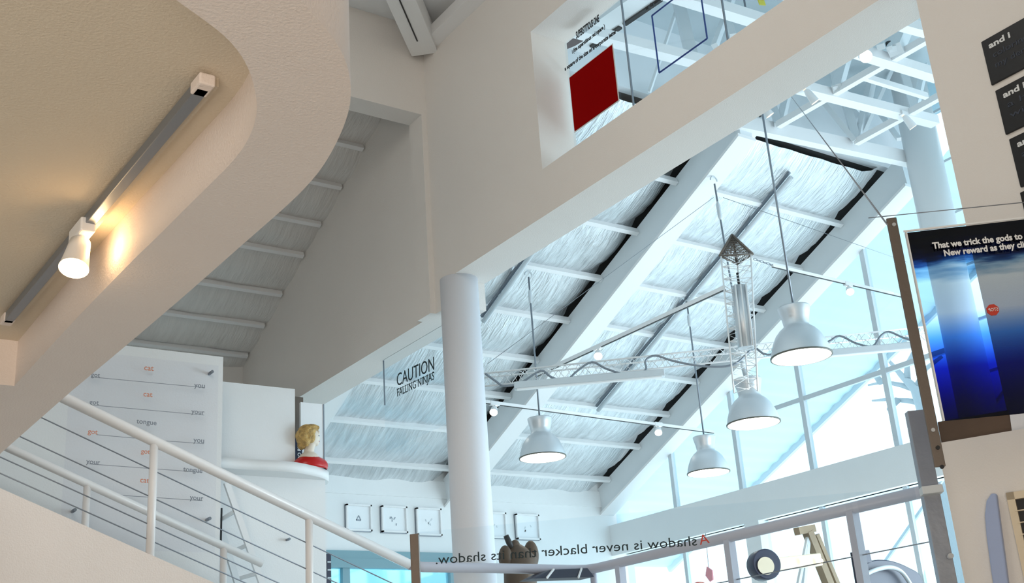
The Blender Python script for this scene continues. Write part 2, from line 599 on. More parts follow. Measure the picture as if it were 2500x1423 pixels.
def ext(a, b, s0, s1):
    d = b - a
    return a - d * s0, b + d * s1


a, b = ext(cz((1780, 295)), cz((2232, 392)), .35, .0)
member('chord', a, b, .10, .16); main = (a, b)
a, b = ext(cz((1930, 207)), cz((2282, 297)), 1.55, .0)
member('chord', a, b, .12, .10); ch1 = (a, b)
a, b = ext(cz((2070, 118)), cz((2270, 180)), 2.7, .1)
member('chord', a, b, .12, .10); ch2 = (a, b)
a, b = ext(cz((1900, 305)), cz((2255, 100)), 0, .5)
member('chord', a, b, .07, .07)
a, b = ext(cz((2090, 347)), cz((2245, 262)), 0, .3)
member('chord', a, b, .07, .07)
a, b = ext(cz((2100, 185)), cz((2262, 235)), 0, .0)
member('chord', a, b, .05, .06)
a, b = ext(cz((2060, 20)), cz((2262, 75)), 2.6, .0)
member('chord', a, b, .10, .10)
ZU = 8.35
for p, q, wd in (((1900, 305), (1872, 205), .08), ((1904, 305), (1930, 195), .08),
                 ((2088, 345), (1965, 195), .07), ((2092, 345), (2052, 205), .09), ((2096, 345), (2130, 190), .09), ((2100, 345), (2178, 170), .05),
                 ((2044, 215), (2075, 105), .10), ((2040, 215), (2022, 120), .05), ((2052, 212), (2120, 290), .05),
                 ((2185, 122), (2232, 15), .14), ((2180, 120), (2150, 40), .07), ((2172, 118), (2195, 30), .05), ((2150, 115), (2168, 45), .07),
                 ((1585, 225), (1660, 0), .035), ((1692, 150), (1655, 0), .11), ((1745, 112), (1795, -25), .06), ((1790, 88), (1760, -20), .06),
                 ((2235, 275), (2195, 130), .08), ((2232, 275), (2258, 160), .07), ((2195, 340), (2130, 250), .05)):
    member('web', cz(p), cz(q, ZU), wd, wd * .8, beamm)

# yellow tag item above and dark conduit loops on the truss
t = thing('conduit_loop', 'small dark conduit loop standing on the truss chord near the sloping beam top', 'conduit', cz((1833, 290)))
P = cz((1833, 285), 7.5)
obj('hose', MB().tube([P + Vector((.09 * math.cos(a), -.05 * math.cos(a), .10 * math.sin(a))) for a in [PI * i / 10 for i in range(11)]], .016, 8), dark, t)
t = thing('conduit_loop', 'small dark conduit loop over the truss chord beside the grey pier', 'conduit', cz((2178, 118)))
P = cz((2178, 122), 7.5)
obj('hose', MB().tube([P + Vector((.12 * math.cos(a), -.03, .06 * math.sin(a))) for a in [PI * i / 10 for i in range(11)]], .016, 8), dark, t)

# ================================================================ WALL OPENING GLAZING
XG = 5.10


def gp(x, y, off=0.0):
    return at(x, y, 0, XG + off)


def balu(label, ya, yb_, extras):
    z0, z1 = 5.49, 6.62
    t = thing('glass_balustrade', label, 'glass panel', (XG, (ya + yb_) / 2, z0), 'balustrade glass in the wall opening')
    obj('pane', MB().box((XG - .005, ya, z0), (XG + .005, yb_, z1)), clear, t)
    obj('edge_strip', MB().box((XG - .008, ya - .003, z0), (XG + .008, ya + .003, z1)), cable, t)
    return t


ye0 = gp(1545, 240).y; ye1 = gp(1776, 90).y
g1 = balu('clear glass pane in the wall opening carrying the red square', ye0, 6.20, 0)
g2 = balu('clear glass pane in the wall opening carrying the blue square outline', ye1, ye0 - .012, 0)
g3 = balu('clear glass pane at the near end of the wall opening', ye1 - 1.6, ye1 - .012, 0)
sq = [gp(*p, -.008) for p in ((1391, 186), (1496, 113), (1507, 247), (1403, 319))]
ys_ = sorted([p.y for p in sq]); zs_ = sorted([p.z for p in sq])
ya, yb_, za, zb = (ys_[0] + ys_[1]) / 2, (ys_[2] + ys_[3]) / 2, (zs_[0] + zs_[1]) / 2, (zs_[2] + zs_[3]) / 2
o = obj('red_square', MB().box((XG - .012, ya, za), (XG - .006, yb_, zb)), redv, g1); o['label'] = 'solid red vinyl square'
obj('square_border', MB().box((XG - .0055, ya - .012, za - .012), (XG - .0052, yb_ + .012, zb + .012)), whitet, g1)
for body, p, q in (('SUPERSTITIOUS ONE', (1407, 95), (1463, 52)), ('i (the superstitious red square )', (1397, 131), (1477, 68)), ('a square of the size on a corporate letter', (1379, 173), (1505, 80))):
    lettering('lettering', body, gp(*p, -.007), gp(*q, -.007), blk, g1, up=(0, 0, 1), bold=0.03, height=0.035 if 'ONE' not in body else .06)
lettering('lettering', 'a transparent', gp(1577, 25, -.007), gp(1655, -30, -.007), blk, g2, up=(0, 0, 1), bold=0.03, height=0.035)
q = [gp(*p, -.008) for p in ((1592, 38), (1609, 178), (1727, 97))]
by1 = (q[0].y + q[1].y) / 2; by0 = q[2].y; bz0 = q[1].z; bz1 = q[0].z
o = MB()
for A, B in (((by0, bz0), (by1, bz0)), ((by1, bz0), (by1, bz1)), ((by1, bz1), (by0, bz1)), ((by0, bz1), (by0, bz0))):
    o.bar((XG - .008, A[0], A[1]), (XG - .008, B[0], B[1]), .004, .012)
o = obj('blue_square_outline', o, bluel, g2); o['label'] = 'thin blue square outline'
for i, p in enumerate(((1383, 372), (1538, 262), (1583, 228), (1765, 110), (1820, 72))):
    P = gp(*p)
    where = ['at the far lower corner of the red square pane', 'on the sill just left of the first pane joint', 'on the sill just right of the first pane joint', 'on the sill left of the second pane joint', 'on the sill right of the second pane joint'][i]
    t = thing('glass_clamp', 'cream glass clamp ' + where, 'clamp', (P.x, P.y, 5.47), 'glass clamps on the sill')
    obj('bracket', MB().box((XG - .02, P.y - .016, 5.47), (XG + .02, P.y + .016, 5.56)), cream, t, .003)
    obj('bolt', MB().tube([(XG - .04, P.y, 5.535), (XG + .03, P.y, 5.535)], .013, 10), dark, t)
tag(obj('sill_rail', MB().box((XA2 - .07, -1.2, 5.47), (XA2 + .06, gp(1583, 228).y, 5.53)), white, None, .01), 'white rail strip lying on the sill of the wall opening', 'rail')

# near-room diagonal beam arriving in the wall corner
A = Vector((4.80, 7.85, 7.28)); D = (at(1015, 0, 2, 7.3) - at(1068, 135, 2, 7.3)); D.z = 0; D.normalize()
t = thing('ceiling_beam', 'white diagonal ceiling beam with a dark slot ending in the wall corner', 'beam', A)
m_ = MB(); m_.bar(A + Vector((-.06, -.12, .08)), A + D * 3.0 + Vector((0, 0, .08)), .24, .2)
obj('beam_body', m_, hallm, t, .006)
obj('slot', MB().bar(A + D * .25 + Vector((-.06, -.10, -.024)), A + D * 3.0 + Vector((0, 0, -.024)), .012, .004), dark, t)

# ================================================================ CURVED BALCONY (upper left)
ZR = 3.10
outer = [(560, -260), (660, -100), (735, 0), (800, 75), (840, 140), (855, 200), (853, 262), (830, 330), (795, 395), (757, 445), (700, 502), (600, 590), (450, 722), (300, 850), (150, 975), (0, 1100)]
inner = [(300, -110), (380, -40), (430, 0), (550, 90), (605, 165), (627, 250), (620, 305), (600, 350), (575, 385), (545, 418), (470, 492), (390, 572), (310, 650), (170, 795), (35, 942)]


def smooth_curve(pts, n=6):
    r = []
    P = [pts[0]] + pts + [pts[-1]]
    for i in range(1, len(P) - 2):
        p0, p1, p2, p3 = P[i - 1], P[i], P[i + 1], P[i + 2]
        for k in range(n):
            t_ = k / n
            r.append(0.5 * ((2 * p1) + (-p0 + p2) * t_ + (2 * p0 - 5 * p1 + 4 * p2 - p3) * t_ ** 2 + (-p0 + 3 * p1 - 3 * p2 + p3) * t_ ** 3))
    r.append(P[-2])
    return r


OC = smooth_curve([at(x, y, 2, ZR) for x, y in outer])
IC = smooth_curve([at(x, y, 2, ZR) for x, y in inner])
RD = 0.20
yend = IC[-1].y; xin = IC[-1].x
OC.append(Vector((OC[-1].x - .0, OC[-1].y + .8, ZR)))
bal = thing('curved_balcony', 'large rounded pinkish-white balcony slab with recessed tan soffit overhead at left', 'balcony', (0, 4, ZR))
# bottom ring face as strips between outer and inner curves
mb = MB()
NO = 120


def resample(c, n):
    L = [0]
    for i in range(1, len(c)):
        L.append(L[-1] + (c[i] - c[i - 1]).length)
    out = []
    j = 0
    for k in range(n):
        s = L[-1] * k / (n - 1)
        while j < len(L) - 2 and L[j + 1] < s:
            j += 1
        tt = (s - L[j]) / max(1e-9, L[j + 1] - L[j])
        out.append(c[j].lerp(c[j + 1], min(1, tt)))
    return out


Oy = [p for p in OC if p.y <= yend + .001]
OR_ = resample(Oy, NO); IR = resample(IC, NO)
vs = []; fs = []
for k in range(NO):
    o_, i_ = OR_[k], IR[k]
    vs += [o_, i_, i_ + Vector((0, 0, RD)), o_ + Vector((0, 0, 1.15))]
for k in range(NO - 1):
    a = k * 4; b = a + 4
    fs += [(a, a + 1, b + 1, b), (a + 1, a + 2, b + 2, b + 1), (a + 2, a + 3, b + 3, b + 2), (a + 3, a, b, b + 3)]
mb._add(vs, fs, False)
ringo = obj('parapet_ring', mb, ringm, bal)
for p in ringo.data.polygons:
    p.use_smooth = abs(p.normal.z) < 0.5
# end block beyond the recess
oe = OR_[-1]
mb = MB().prism([Vector((-1.5, yend, ZR)), Vector((xin, yend, ZR)), oe, OC[-1], Vector((-1.5, OC[-1].y, ZR))], (0, 0, .5))
obj('end_slab', mb, ringm, bal)
# recessed soffit
poly = [p + Vector((0, 0, RD)) for p in IR] + [Vector((-1.5, yend, ZR + RD)), Vector((-1.5, IR[0].y, ZR + RD))]
mb = MB(); mb._add(poly + [p + Vector((0, 0, .1)) for p in poly], [tuple(range(len(poly))), tuple(range(len(poly), 2 * len(poly)))])
obj('soffit', mb, soffm, bal)

# track light on the soffit
ZS = ZR + RD
ta, tb = at(20, 778, 2, ZS - .03), at(497, 205, 2, ZS - .03)
t = thing('track_light', 'ceiling track with one lit spotlight under the curved balcony', 'track light', ta)
ob = obj('track', MB().bar(ta, tb, .035, .035), cable, t, .003)
dirt = (tb - ta).normalized(); sd = Vector((dirt.y, -dirt.x, 0))
obj('track_housing', MB().bar(ta + Vector((0, 0, .018)) - sd * .028, tb + Vector((0, 0, .018)) - sd * .028, .028, .03), soffm, t)
for P in (ta, tb):
    obj('end_cap', MB().bar(P - dirt * .04, P + dirt * .03, .045, .035), ringm, t, .005)
ls = at(205, 560, 2, ZS - .05)
obj('adapter', MB().bar(ls - dirt * .09, ls + dirt * .05, .05, .05), white, t, .006)
hd = at(190, 615, 2, ZS - .13); face = at(180, 655, 2, ZS - .20)
ax = (face - hd).normalized()
sp = MB().tube([hd - ax * .05, hd - ax * .045, hd, face - ax * .01, face], [.018, .034, .038, .046, .048], 24, cap=False)
obj('arm', MB().tube([ls, ls.lerp(hd, .6), hd], .012, 10), white, t)
obj('spot_body', sp, white, t)
obj('bulb', MB().tube([face - ax * .012, face - ax * .008], .043, 24), warmb, t)
for P, e, s in ((face + ax * .04, .9, .03), (hd + Vector((.06, -.01, .02)), .8, .02)):
    l = bpy.data.lights.new('spot_glow', 'POINT'); l.energy = e; l.color = (1, .62, .28); l.shadow_soft_size = s
    lo = bpy.data.objects.new('spot_glow', l); COL.objects.link(lo); lo.location = P

# ================================================================ STAIR
YS = 7.2; YS2 = 8.6


def sp_(x, y):
    return at(x, y, 1, YS)


r0, r1 = sp_(150, 968), sp_(1000, 1378)
slope = (r1.z - r0.z) / (r1.x - r0.x)


def zr(x):
    return r0.z + slope * (x - r0.x)


b0 = sp_(0, 1195); b1 = sp_(400, 1388)
sl2 = (b1.z - b0.z) / (b1.x - b0.x)


def zb_(x):
    return b0.z + slope * (x - b0.x)


st = thing('staircase', 'solid pinkish-white stair flight rising to the left at the lower left', 'staircase', (2.2, 7.9, 0))
poly = [(-.6, YS - .03, zb_(-.6)), (3.9, YS - .03, zb_(3.9)), (3.9, YS - .03, 0.0), (2.6, YS - .03, 0.0), (-.6, YS - .03, zb_(-.6) - 1.9)]
obj('stringer', MB().prism(poly, (0, .10, 0)), ringm, st)
poly = [(x, YS2, z) for x, y, z in poly]
obj('stringer', MB().prism(poly, (0, .10, 0)), ringm, st)
mb = MB()
x = -.55
while x < 3.7:
    mb.box((x, YS + .07, zb_(x) - .55), (x + .29, YS2, zb_(x) - .12))
    x += .28
obj('steps', mb, floorm, st)


def stair_rail(yp, label, posts, cabs, rr, xr=None):
    t = thing('stair_railing', label, 'railing', (1.6, yp, zb_(1.6)))
    xs, xe = xr
    obj('handrail', MB().tube([(xs, yp, zr(xs)), (xe, yp, zr(xe))], rr, 16), railm, t)
    for i, xp in enumerate(posts):
        obj('post', MB().tube([(xp, yp, zb_(xp) - .1), (xp, yp, zr(xp))], .026, 14), railm, t)
    for fr_ in cabs:
        a_, b_ = xs, xe
        obj('cable', MB().tube([(a_, yp, zr(a_) + (zb_(a_) - zr(a_)) * fr_), (b_, yp, zr(b_) + (zb_(b_) - zr(b_)) * fr_)], .004, 6), cable, t)
    return t


px1 = sp_(372, 1200).x; px2 = sp_(755, 1330).x
sr = stair_rail(YS, 'white tube handrail with round posts and cables on the near side of the stair', [px1 - (px2 - px1), px1, px2], (.26, .50, .74, .87), .034, (-.2, r1.x))
f1 = at(210, 1240, 1, YS2).x; f2 = at(545, 1400, 1, YS2).x
stair_rail(YS2, 'second white tube handrail on the far side of the stair, behind the nearer one', [f1, f2], (.5,), .03, (-.2, 3.6))

# landing rail, level part + return
c0 = r1; c1 = at(1438, 1396, 1, YS); xr_ = c1.x; c2 = at(2292, 1192, 0, xr_)
zl = (c0.z + c1.z) / 2
t = thing('landing_railing', 'white level railing turning the corner behind the reversed shadow lettering', 'railing', (xr_, YS, 0))
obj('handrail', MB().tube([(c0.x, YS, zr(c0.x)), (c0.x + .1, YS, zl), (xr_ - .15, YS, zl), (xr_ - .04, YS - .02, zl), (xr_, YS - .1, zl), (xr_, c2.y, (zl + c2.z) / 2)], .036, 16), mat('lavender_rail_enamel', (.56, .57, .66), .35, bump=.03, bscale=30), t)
for p in ((1515, 1400), (1785, 1360), (2092, 1320)):
    y = at(*p, 0, xr_).y
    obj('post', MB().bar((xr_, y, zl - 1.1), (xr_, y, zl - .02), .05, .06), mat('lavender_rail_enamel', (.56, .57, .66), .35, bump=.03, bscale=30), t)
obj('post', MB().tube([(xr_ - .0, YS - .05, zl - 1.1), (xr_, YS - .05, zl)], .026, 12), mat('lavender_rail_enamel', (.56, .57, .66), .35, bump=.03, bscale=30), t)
obj('cable', MB().tube([(xr_, YS - .05, zl - .28), (xr_, c2.y, zl - .28)], .004, 6), cable, t)

# ================================================================ "cat" WALL and stand-off panel
YC = 9.0


def cp(x, y, o=0.0):
    return at(x, y, 1, YC - o)


tl = cp(305, 845); trr = cp(545, 870)
struct('wall_panel_side', MB().box((-.5, YC, 0), (trr.x, YC + .12, (tl.z + trr.z) / 2)), hallm)
t = thing('poem_panel', 'clear acrylic panel printed with cat got your tongue words and lines', 'sign', cp(350, 1340))
pa, pb = cp(143, 1340, .05), cp(533, 893, .05)
obj('acrylic_sheet', MB().box((pa.x, YC - .055, pa.z), (pb.x, YC - .05, pb.z)), acryl, t)
for p in ((517, 908), (182, 1245), (511, 1266), (200, 880)):
    P = cp(*p, .06)
    obj('standoff', MB().tube([(P.x, YC, P.z), (P.x, YC - .075, P.z)], .013, 12), cable, t)


def word(body, x0, y0, x1, m_):
    y1 = y0 + (x1 - x0) * .10
    lettering('lettering', body, cp(x0, y0, .057), cp(x1, y1, .057), m_, t, hscale=1.0, thick=.001, bold=.01)


for wd in (('cat', 352, 903, 375, orng), ('got', 222, 919, 244, greyt), ('you', 474, 945, 500, greyt), ('cat', 350, 967, 372, orng), ('got', 218, 986, 241, greyt), ('your', 467, 1009, 499, greyt),
           ('tongue', 333, 1033, 382, greyt), ('got', 214, 1058, 238, orng), ('you', 472, 1079, 498, greyt), ('got', 344, 1106, 366, orng), ('your', 210, 1131, 244, greyt), ('tongue', 447, 1150, 494, greyt), ('cat', 342, 1177, 364, orng), ('your', 463, 1219, 496, greyt)):
    word(*wd)
mb = MB()
for p, q in (((222, 920), (498, 946)), ((218, 988), (498, 1013)), ((236, 1061), (336, 1070)), ((400, 1076), (498, 1083)), ((212, 1132), (494, 1153)), ((280, 1208), (494, 1222))):
    mb.bar(cp(*p, .057), cp(*q, .057), .001, .004)
obj('rules', mb, greyt, t)

# parapet box, curved slab with bust
YX = 9.5


def xp_(x, y):
    return at(x, y, 1, YX)


btl, btr, bbr = xp_(545, 930), xp_(720, 951), xp_(720, 1132)
struct('wall_parapet', MB().box((2.6, YX, bbr.z - .05), (btr.x, YX + .12, (btl.z + btr.z) / 2)), hallm, None)
YFR = 9.32
zsT = at(762, 1136, 1, YFR).z; zsB = at(762, 1161, 1, YFR).z
fo = [(520, 1140), (600, 1146), (679, 1150), (725, 1154), (762, 1161), (790, 1168), (803, 1176)]
fpts = [at(x, y, 2, zsB) for x, y in fo]
fc = smooth_curve(fpts, 5)
nose = fc[-1]
more = [nose + Vector((.03, .10, 0)), nose + Vector((.03, .60, 0)), nose + Vector((-.05, .95, 0))]
poly = [Vector((2.6, fc[0].y + .0, zsB))] + fc + more + [Vector((2.6, nose.y + .95, zsB))]
shelf = tag(obj('balcony_shelf', MB().prism(poly, (0, 0, zsT - zsB), True), hallm, None), 'white shelf slab with rounded nose below the red-dressed bust', 'balcony')
wx = nose.x - .06
struct('wall_stair_core', MB().box((3.25, nose.y - .05, 0), (wx, nose.y + .25, zsB)), hallm)
t = thing('wall_standoff', 'small steel stand-off pin on the white wall below the shelf', 'pin', at(700, 1318, 1, nose.y - .05))
P = at(700, 1318, 1, nose.y - .05)
obj('pin', MB().tube([P, P + Vector((0, -.06, 0))], .011, 10), cable, t)

# bust (facing +X)
YBU = YFR + .14
hb = at(762, 1085, 1, YBU)
sc_ = 1.0
base = Vector((hb.x - .02, YBU, zsT))
bust = thing('mannequin_bust', 'blonde painted female bust in a red dress on the rounded shelf', 'bust', base)
H = (at(758, 1033, 1, YBU).z - zsT)
k = H / 0.42


def bp(x, y, z):
    return base + Vector((x * k, y * k, z * k))


mb = MB()
mb.ell(bp(0, 0, .03), (.14 * k, .095 * k, .08 * k)); mb.ell(bp(-.01, 0, .075), (.10 * k, .085 * k, .085 * k))
mb.tube([bp(-.02, 0, .05), bp(-.015, 0, .14), bp(0.0, 0, .22)], [.062 * k, .045 * k, .045 * k], 20)
mb.ell(bp(.012, 0, .29), (.072 * k, .062 * k, .088 * k)); mb.ell(bp(.052, 0, .245), (.035 * k, .035 * k, .035 * k))
mb.ell(bp(.083, 0, .285), (.018 * k, .010 * k, .020 * k)); mb.ell(bp(.07, 0, .33), (.02 * k, .045 * k, .03 * k))
mb.ell(bp(.075, 0, .252), (.010 * k, .018 * k, .010 * k))
ob = obj('body', mb, skin, bust)
r_ = ob.modifiers.new('remesh', 'REMESH'); r_.mode = 'VOXEL'; r_.voxel_size = .006 * k; r_.use_smooth_shade = True
s_ = ob.modifiers.new('smooth', 'SMOOTH'); s_.iterations = 4
mb = MB()
for c, r in (((-.03, 0, .33), (.085, .08, .075)), ((-.07, 0, .28), (.06, .078, .07)), ((.015, 0, .375), (.07, .066, .035)), ((-.07, .02, .22), (.04, .05, .045)), ((-.06, -.05, .23), (.035, .03, .04)), ((-.1, 0, .3), (.035, .06, .05)), ((.05, -.03, .375), (.028, .03, .022)), ((-.02, -.06, .28), (.045, .022, .06)), ((-.02, .06, .28), (.045, .022, .06))):
    mb.ell(bp(*c), tuple(q_ * k for q_ in r))
ob = obj('hair', mb, hairm, bust)
r_ = ob.modifiers.new('remesh', 'REMESH'); r_.mode = 'VOXEL'; r_.voxel_size = .006 * k; r_.use_smooth_shade = True
mb = MB(); mb.ell(bp(.082, 0, .256), (.009 * k, .018 * k, .008 * k)); obj('lips', mb, lip, bust)
for s1_ in (-1, 1):
    mb = MB(); mb.ell(bp(.066, s1_ * .028, .302), (.012 * k, .013 * k, .007 * k)); obj('eye', mb, dark, bust)
mb = MB(); mb.ell(bp(.0, 0, .02), (.165 * k, .115 * k, .105 * k)); mb.ell(bp(.08, 0, .03), (.085 * k, .09 * k, .075 * k))
mb.v = [Vector((v.x, v.y, max(v.z, base.z))) for v in mb.v]
obj('dress', mb, dressm, bust)
# board behind bust and narrow sign
ya_ = YX + .32
A_, B_ = at(734, 984, 1, ya_), at(790, 1138, 1, ya_)
t = thing('display_board', 'tall white display board with dark edge behind the blonde bust', 'board', (A_.x, ya_, zsT))
obj('panel', MB().box((A_.x, ya_, zsT), (B_.x, ya_ + .03, at(760, 984, 1, ya_).z)), paper, t)
obj('dark_edge', MB().box((B_.x, ya_ - .005, zsT), (B_.x + .012, ya_ + .035, at(760, 984, 1, ya_).z)), cable, t)
A_, B_ = at(723, 1070, 1, YX + .2), at(738, 1134, 1, YX + .2)
t = thing('spine_sign', 'narrow dark blue sign with white vertical letters left of the bust', 'sign', (A_.x, YX + .2, zsT))
obj('sign_board', MB().box((A_.x - .05, YX + .2, zsT), (B_.x, YX + .22, A_.z)), navy, t)
lettering('lettering', 'AR DOO RY', (B_.x - .015, YX + .197, zsT + .02), (B_.x - .015, YX + .197, A_.z - .06), whitet, t, up=(-1, 0, 0), bold=.02)
A_, B_ = at(722, 968, 1, YX + .55), at(736, 1075, 1, YX + .55)
tag(obj('bronze_plate', MB().box((A_.x - .1, YX + .55, zsT), (B_.x + .02, YX + .6, A_.z)), bar), 'brown upright plate just behind the parapet edge left of the white board', 'plate')

# leaning white step ladder seen through the stair rail
YL = 9.25


def lp(x, y):
    return at(x, y, 1, YL)


t = thing('step_ladder', 'leaning white step ladder behind the stair cables', 'ladder', lp(640, 1423))
obj('rail', MB().bar(lp(553, 1178), lp(655, 1470), .03, .05), white, t)
obj('rail', MB().bar(lp(545, 1290) + Vector((0, .05, 0)), lp(600, 1470) + Vector((0, .05, 0)), .03, .05), beamm, t)
for p, q in (((542, 1268), (570, 1250)), ((572, 1345), (604, 1330)), ((590, 1410), (625, 1400))):
    obj('rung', MB().bar(lp(*p) + Vector((0, .05, 0)), lp(*q), .03, .03), steelw, t)
obj('stop_strip', MB().bar(lp(541, 1240), lp(539, 1328), .012, .012), blk, t)

# caution glass below the centre wall
XK = 5.0
t = thing('glass_screen', 'clear glass panel below the centre wall with black caution falling ninjas lettering', 'glass panel', (XK, 8.7, 4.0))
yj = at(938, 930, 0, XK).y
obj('pane', MB().box((XK - .004, 8.02, 4.0), (XK + .004, yj, 4.86)), clear, t)
obj('edge_strip', MB().box((XK - .006, yj, at(938, 990, 0, XK).z), (XK + .006, yj + .005, min(4.855, at(936, 868, 0, XK).z))), cable, t)
lettering('lettering', 'CAUTION', at(969, 943, 0, XK - .006), at(1060, 902, 0, XK - .006), teal, t, height=at(969, 912, 0, XK).z - at(969, 943, 0, XK).z)
lettering('lettering', 'FALLING NINJAS', at(970, 968, 0, XK - .006), at(1060, 926, 0, XK - .006), teal, t, height=(at(969, 912, 0, XK).z - at(969, 943, 0, XK).z) * .62)
obj('rules', MB().bar(at(969, 951, 0, XK - .006), at(1060, 909, 0, XK - .006), .002, .004), teal, t)

# ================================================================ FAR WALL PICTURES
for i, (x0, y0, x1, y1) in enumerate(((845, 1230, 908, 1297), (931, 1234, 995, 1301), (1016, 1239, 1079, 1308), (1176, 1249, 1238, 1314), (1258, 1254, 1319, 1318))):
    a_, b_ = at(x0, y0, 1, YB - .03), at(x1, y1, 1, YB - .03)
    dsc = ['leftmost, with a small dark triangle motif', 'second from left, with small dark and red flecks', 'third from left, pale white shapes, beside the column', 'half hidden right of the round column', 'rightmost, with a faint pale motif'][i]
    za, zb = b_.z, a_.z
    t = thing('framed_picture', 'square white-framed picture on the far wall, ' + dsc, 'picture', ((a_.x + b_.x) / 2, YB, za), 'framed pictures on the far wall')
    fr = MB(); wv = .02
    fr.box((a_.x, YB - .05, za), (a_.x + wv, YB, zb)).box((b_.x - wv, YB - .05, za), (b_.x, YB, zb)).box((a_.x, YB - .05, za), (b_.x, YB, za + wv)).box((a_.x, YB - .05, zb - wv), (b_.x, YB, zb))
    obj('frame', fr, white, t)
    obj('drop_shadow', MB().box((a_.x - .012, YB - .012, za - .01), (b_.x, YB, zb - .005)), cable, t)  # dark plate offset left and down as the frame's painted cast shadow
    pr_ = obj('print', MB().box((a_.x + wv, YB - .02, za + wv), (b_.x - wv, YB - .013, zb - wv)), paper, t)
    cxp, czp = (a_.x + b_.x) / 2, (za + zb) / 2
    m_ = MB()
    random.seed(i)
    if i == 0:
        m_.bar((cxp - .04, YB - .022, czp - .03), (cxp + .03, YB - .022, czp - .03), .002, .02).bar((cxp - .035, YB - .022, czp - .03), (cxp, YB - .022, czp + .03), .002, .012).bar((cxp + .03, YB - .022, czp - .03), (cxp, YB - .022, czp + .03), .002, .012)
        obj('motif', m_, cable, pr_)
    else:
        for _ in range(5):
            q1, q2 = random.uniform(-.06, .06), random.uniform(-.05, .05)
            m_.bar((cxp + q1, YB - .022, czp + q2), (cxp + q1 + random.uniform(-.03, .03), YB - .022, czp + q2 - .03), .002, .014)
        obj('motif', m_, [None, cable, steelw, steelw, steelw][i], pr_)

# ================================================================ PENDANT LAMPS
def pendant(label, c, size):
    t = thing('pendant_lamp', label, 'pendant lamp', c, 'aluminium pendant lamps')
    s_ = size / .5
    pr = [(.250, 0), (.248, .02), (.238, .07), (.218, .13), (.188, .19), (.150, .235), (.115, .262), (.105, .28), (.112, .33), (.125, .385), (.135, .43), (.133, .44), (.03, .445), (0, .445)]
    pr2 = [(.150, .225), (.182, .185), (.212, .13), (.232, .07), (.243, .0)]
    m_ = MB(); m_.lathe([(r * s_, z * s_) for r, z in pr], c, 64)
    obj('shade', m_, alu, t)
    m_ = MB(); m_.lathe([(r * s_, z * s_) for r, z in pr2], c, 64); obj('shade_lining', m_, insm, t)
    m_ = MB(); m_.lathe([(.243 * s_, 0), (.256 * s_, 0), (.256 * s_, .012 * s_), (.245 * s_, .012 * s_)], c, 64, True); obj('rim', m_, dkrim, t)
    m_ = MB(); m_.lathe([(0, .055), (.225 * s_, .055), (.225 * s_, .06), (0, .06)], c, 48); obj('diffuser', m_, bulb, t)
    return t


def hang(t, c, ztop, size, xtop=None, ytop=None):
    s_ = size / .5
    a_ = Vector((c.x, c.y, c.z + .44 * s_)); b_ = Vector((c.x if xtop is None else xtop, c.y if ytop is None else ytop, ztop))
    obj('rod', MB().tube([a_, a_.lerp(b_, .97)], .010, 8), cable, t)
    obj('turnbuckle', MB().tube([a_.lerp(b_, .78), a_.lerp(b_, .80), a_.lerp(b_, .86), a_.lerp(b_, .88)], [.008, .022, .022, .008], 8), steelw, t)
    obj('hook', MB().tube([b_ + Vector((.05 * math.cos(q_), 0, .05 * math.sin(q_) - .03)) for q_ in [PI * j / 6 for j in range(7)]], .008, 8), steelw, t)
    return t


at1 = onroof(1288, 650); at2 = onroof(1675, 712); at4 = onroof(1742, 435, .40)
for lab, (px_, py_), yy, size, top, tw in (
        ('silver pendant lamp hanging nearest the round white column', (1325, 1118), at1.y, .50, at1, 0),
        ('silver pendant lamp hanging lowest, farthest right of the far pair, over the sill beam', (1730, 1155), at2.y, .50, at2, 0)):
    c = at(px_, py_, 1, yy); t = pendant(lab, c, size); hang(t, c, zroof(yy, .08), size, c.x, c.y)
c = at(1840, 1035, 1, at4.y); t = pendant('silver pendant lamp hanging from the lattice mast with a thick cable', c, .53)
obj('flex', MB().tube([c + Vector((0, 0, .46)), c + Vector((-.03, 0, .6)), c + Vector((-.05, 0, .8)), c + Vector((-.03, 0, 1.1)), c + Vector((-.03, 0, 1.3))], .028, 10), steelw, t)
hang(t, c, at4.z, .53, at4.x, at4.y)
c = EYE + ray(1957, 872) * (FPX * .535 / 147); t = pendant('largest silver pendant lamp, topmost and nearest, on a long thin rod', c, .535)
hang(t, c, 8.45, .535)

# ================================================================ TRACKS, SPOTS, BATTENS
def spot(t, P, down, m_=bulb, r=.045, L=.12):
    d = Vector(down).normalized()
    sb_ = obj('spot_body', MB().tube([P, P + d * L * .3, P + d * L], [r * .5, r * .8, r], 16, cap=False), white, t)
    obj('bulb', MB().tube([P + d * L * .9, P + d * (L * .93)], r * .9, 16), m_, sb_)


def track(label, a_, b_, spots, wd=.035):
    t = thing('lighting_track', label, 'lighting track', a_, 'lighting tracks in the hall')
    obj('track', MB().bar(a_, b_, wd, wd), white, t, .003)
    dd = (b_ - a_).normalized()
    obj('slot', MB().bar(a_ - Vector((0, 0, wd / 2 + .002)), b_ - Vector((0, 0, wd / 2 + .002)), wd * .5, .006), dark, t)
    for P in spots:
        obj('adapter', MB().bar(P - dd * .06, P + dd * .06, .045, .05), white, t, .004)
        spot(t, P + Vector((0, 0, -.04)), (-.5, -.5, -.7), bulb)
    return t


def yk(x, y, v): return at(x, y, 1, v)


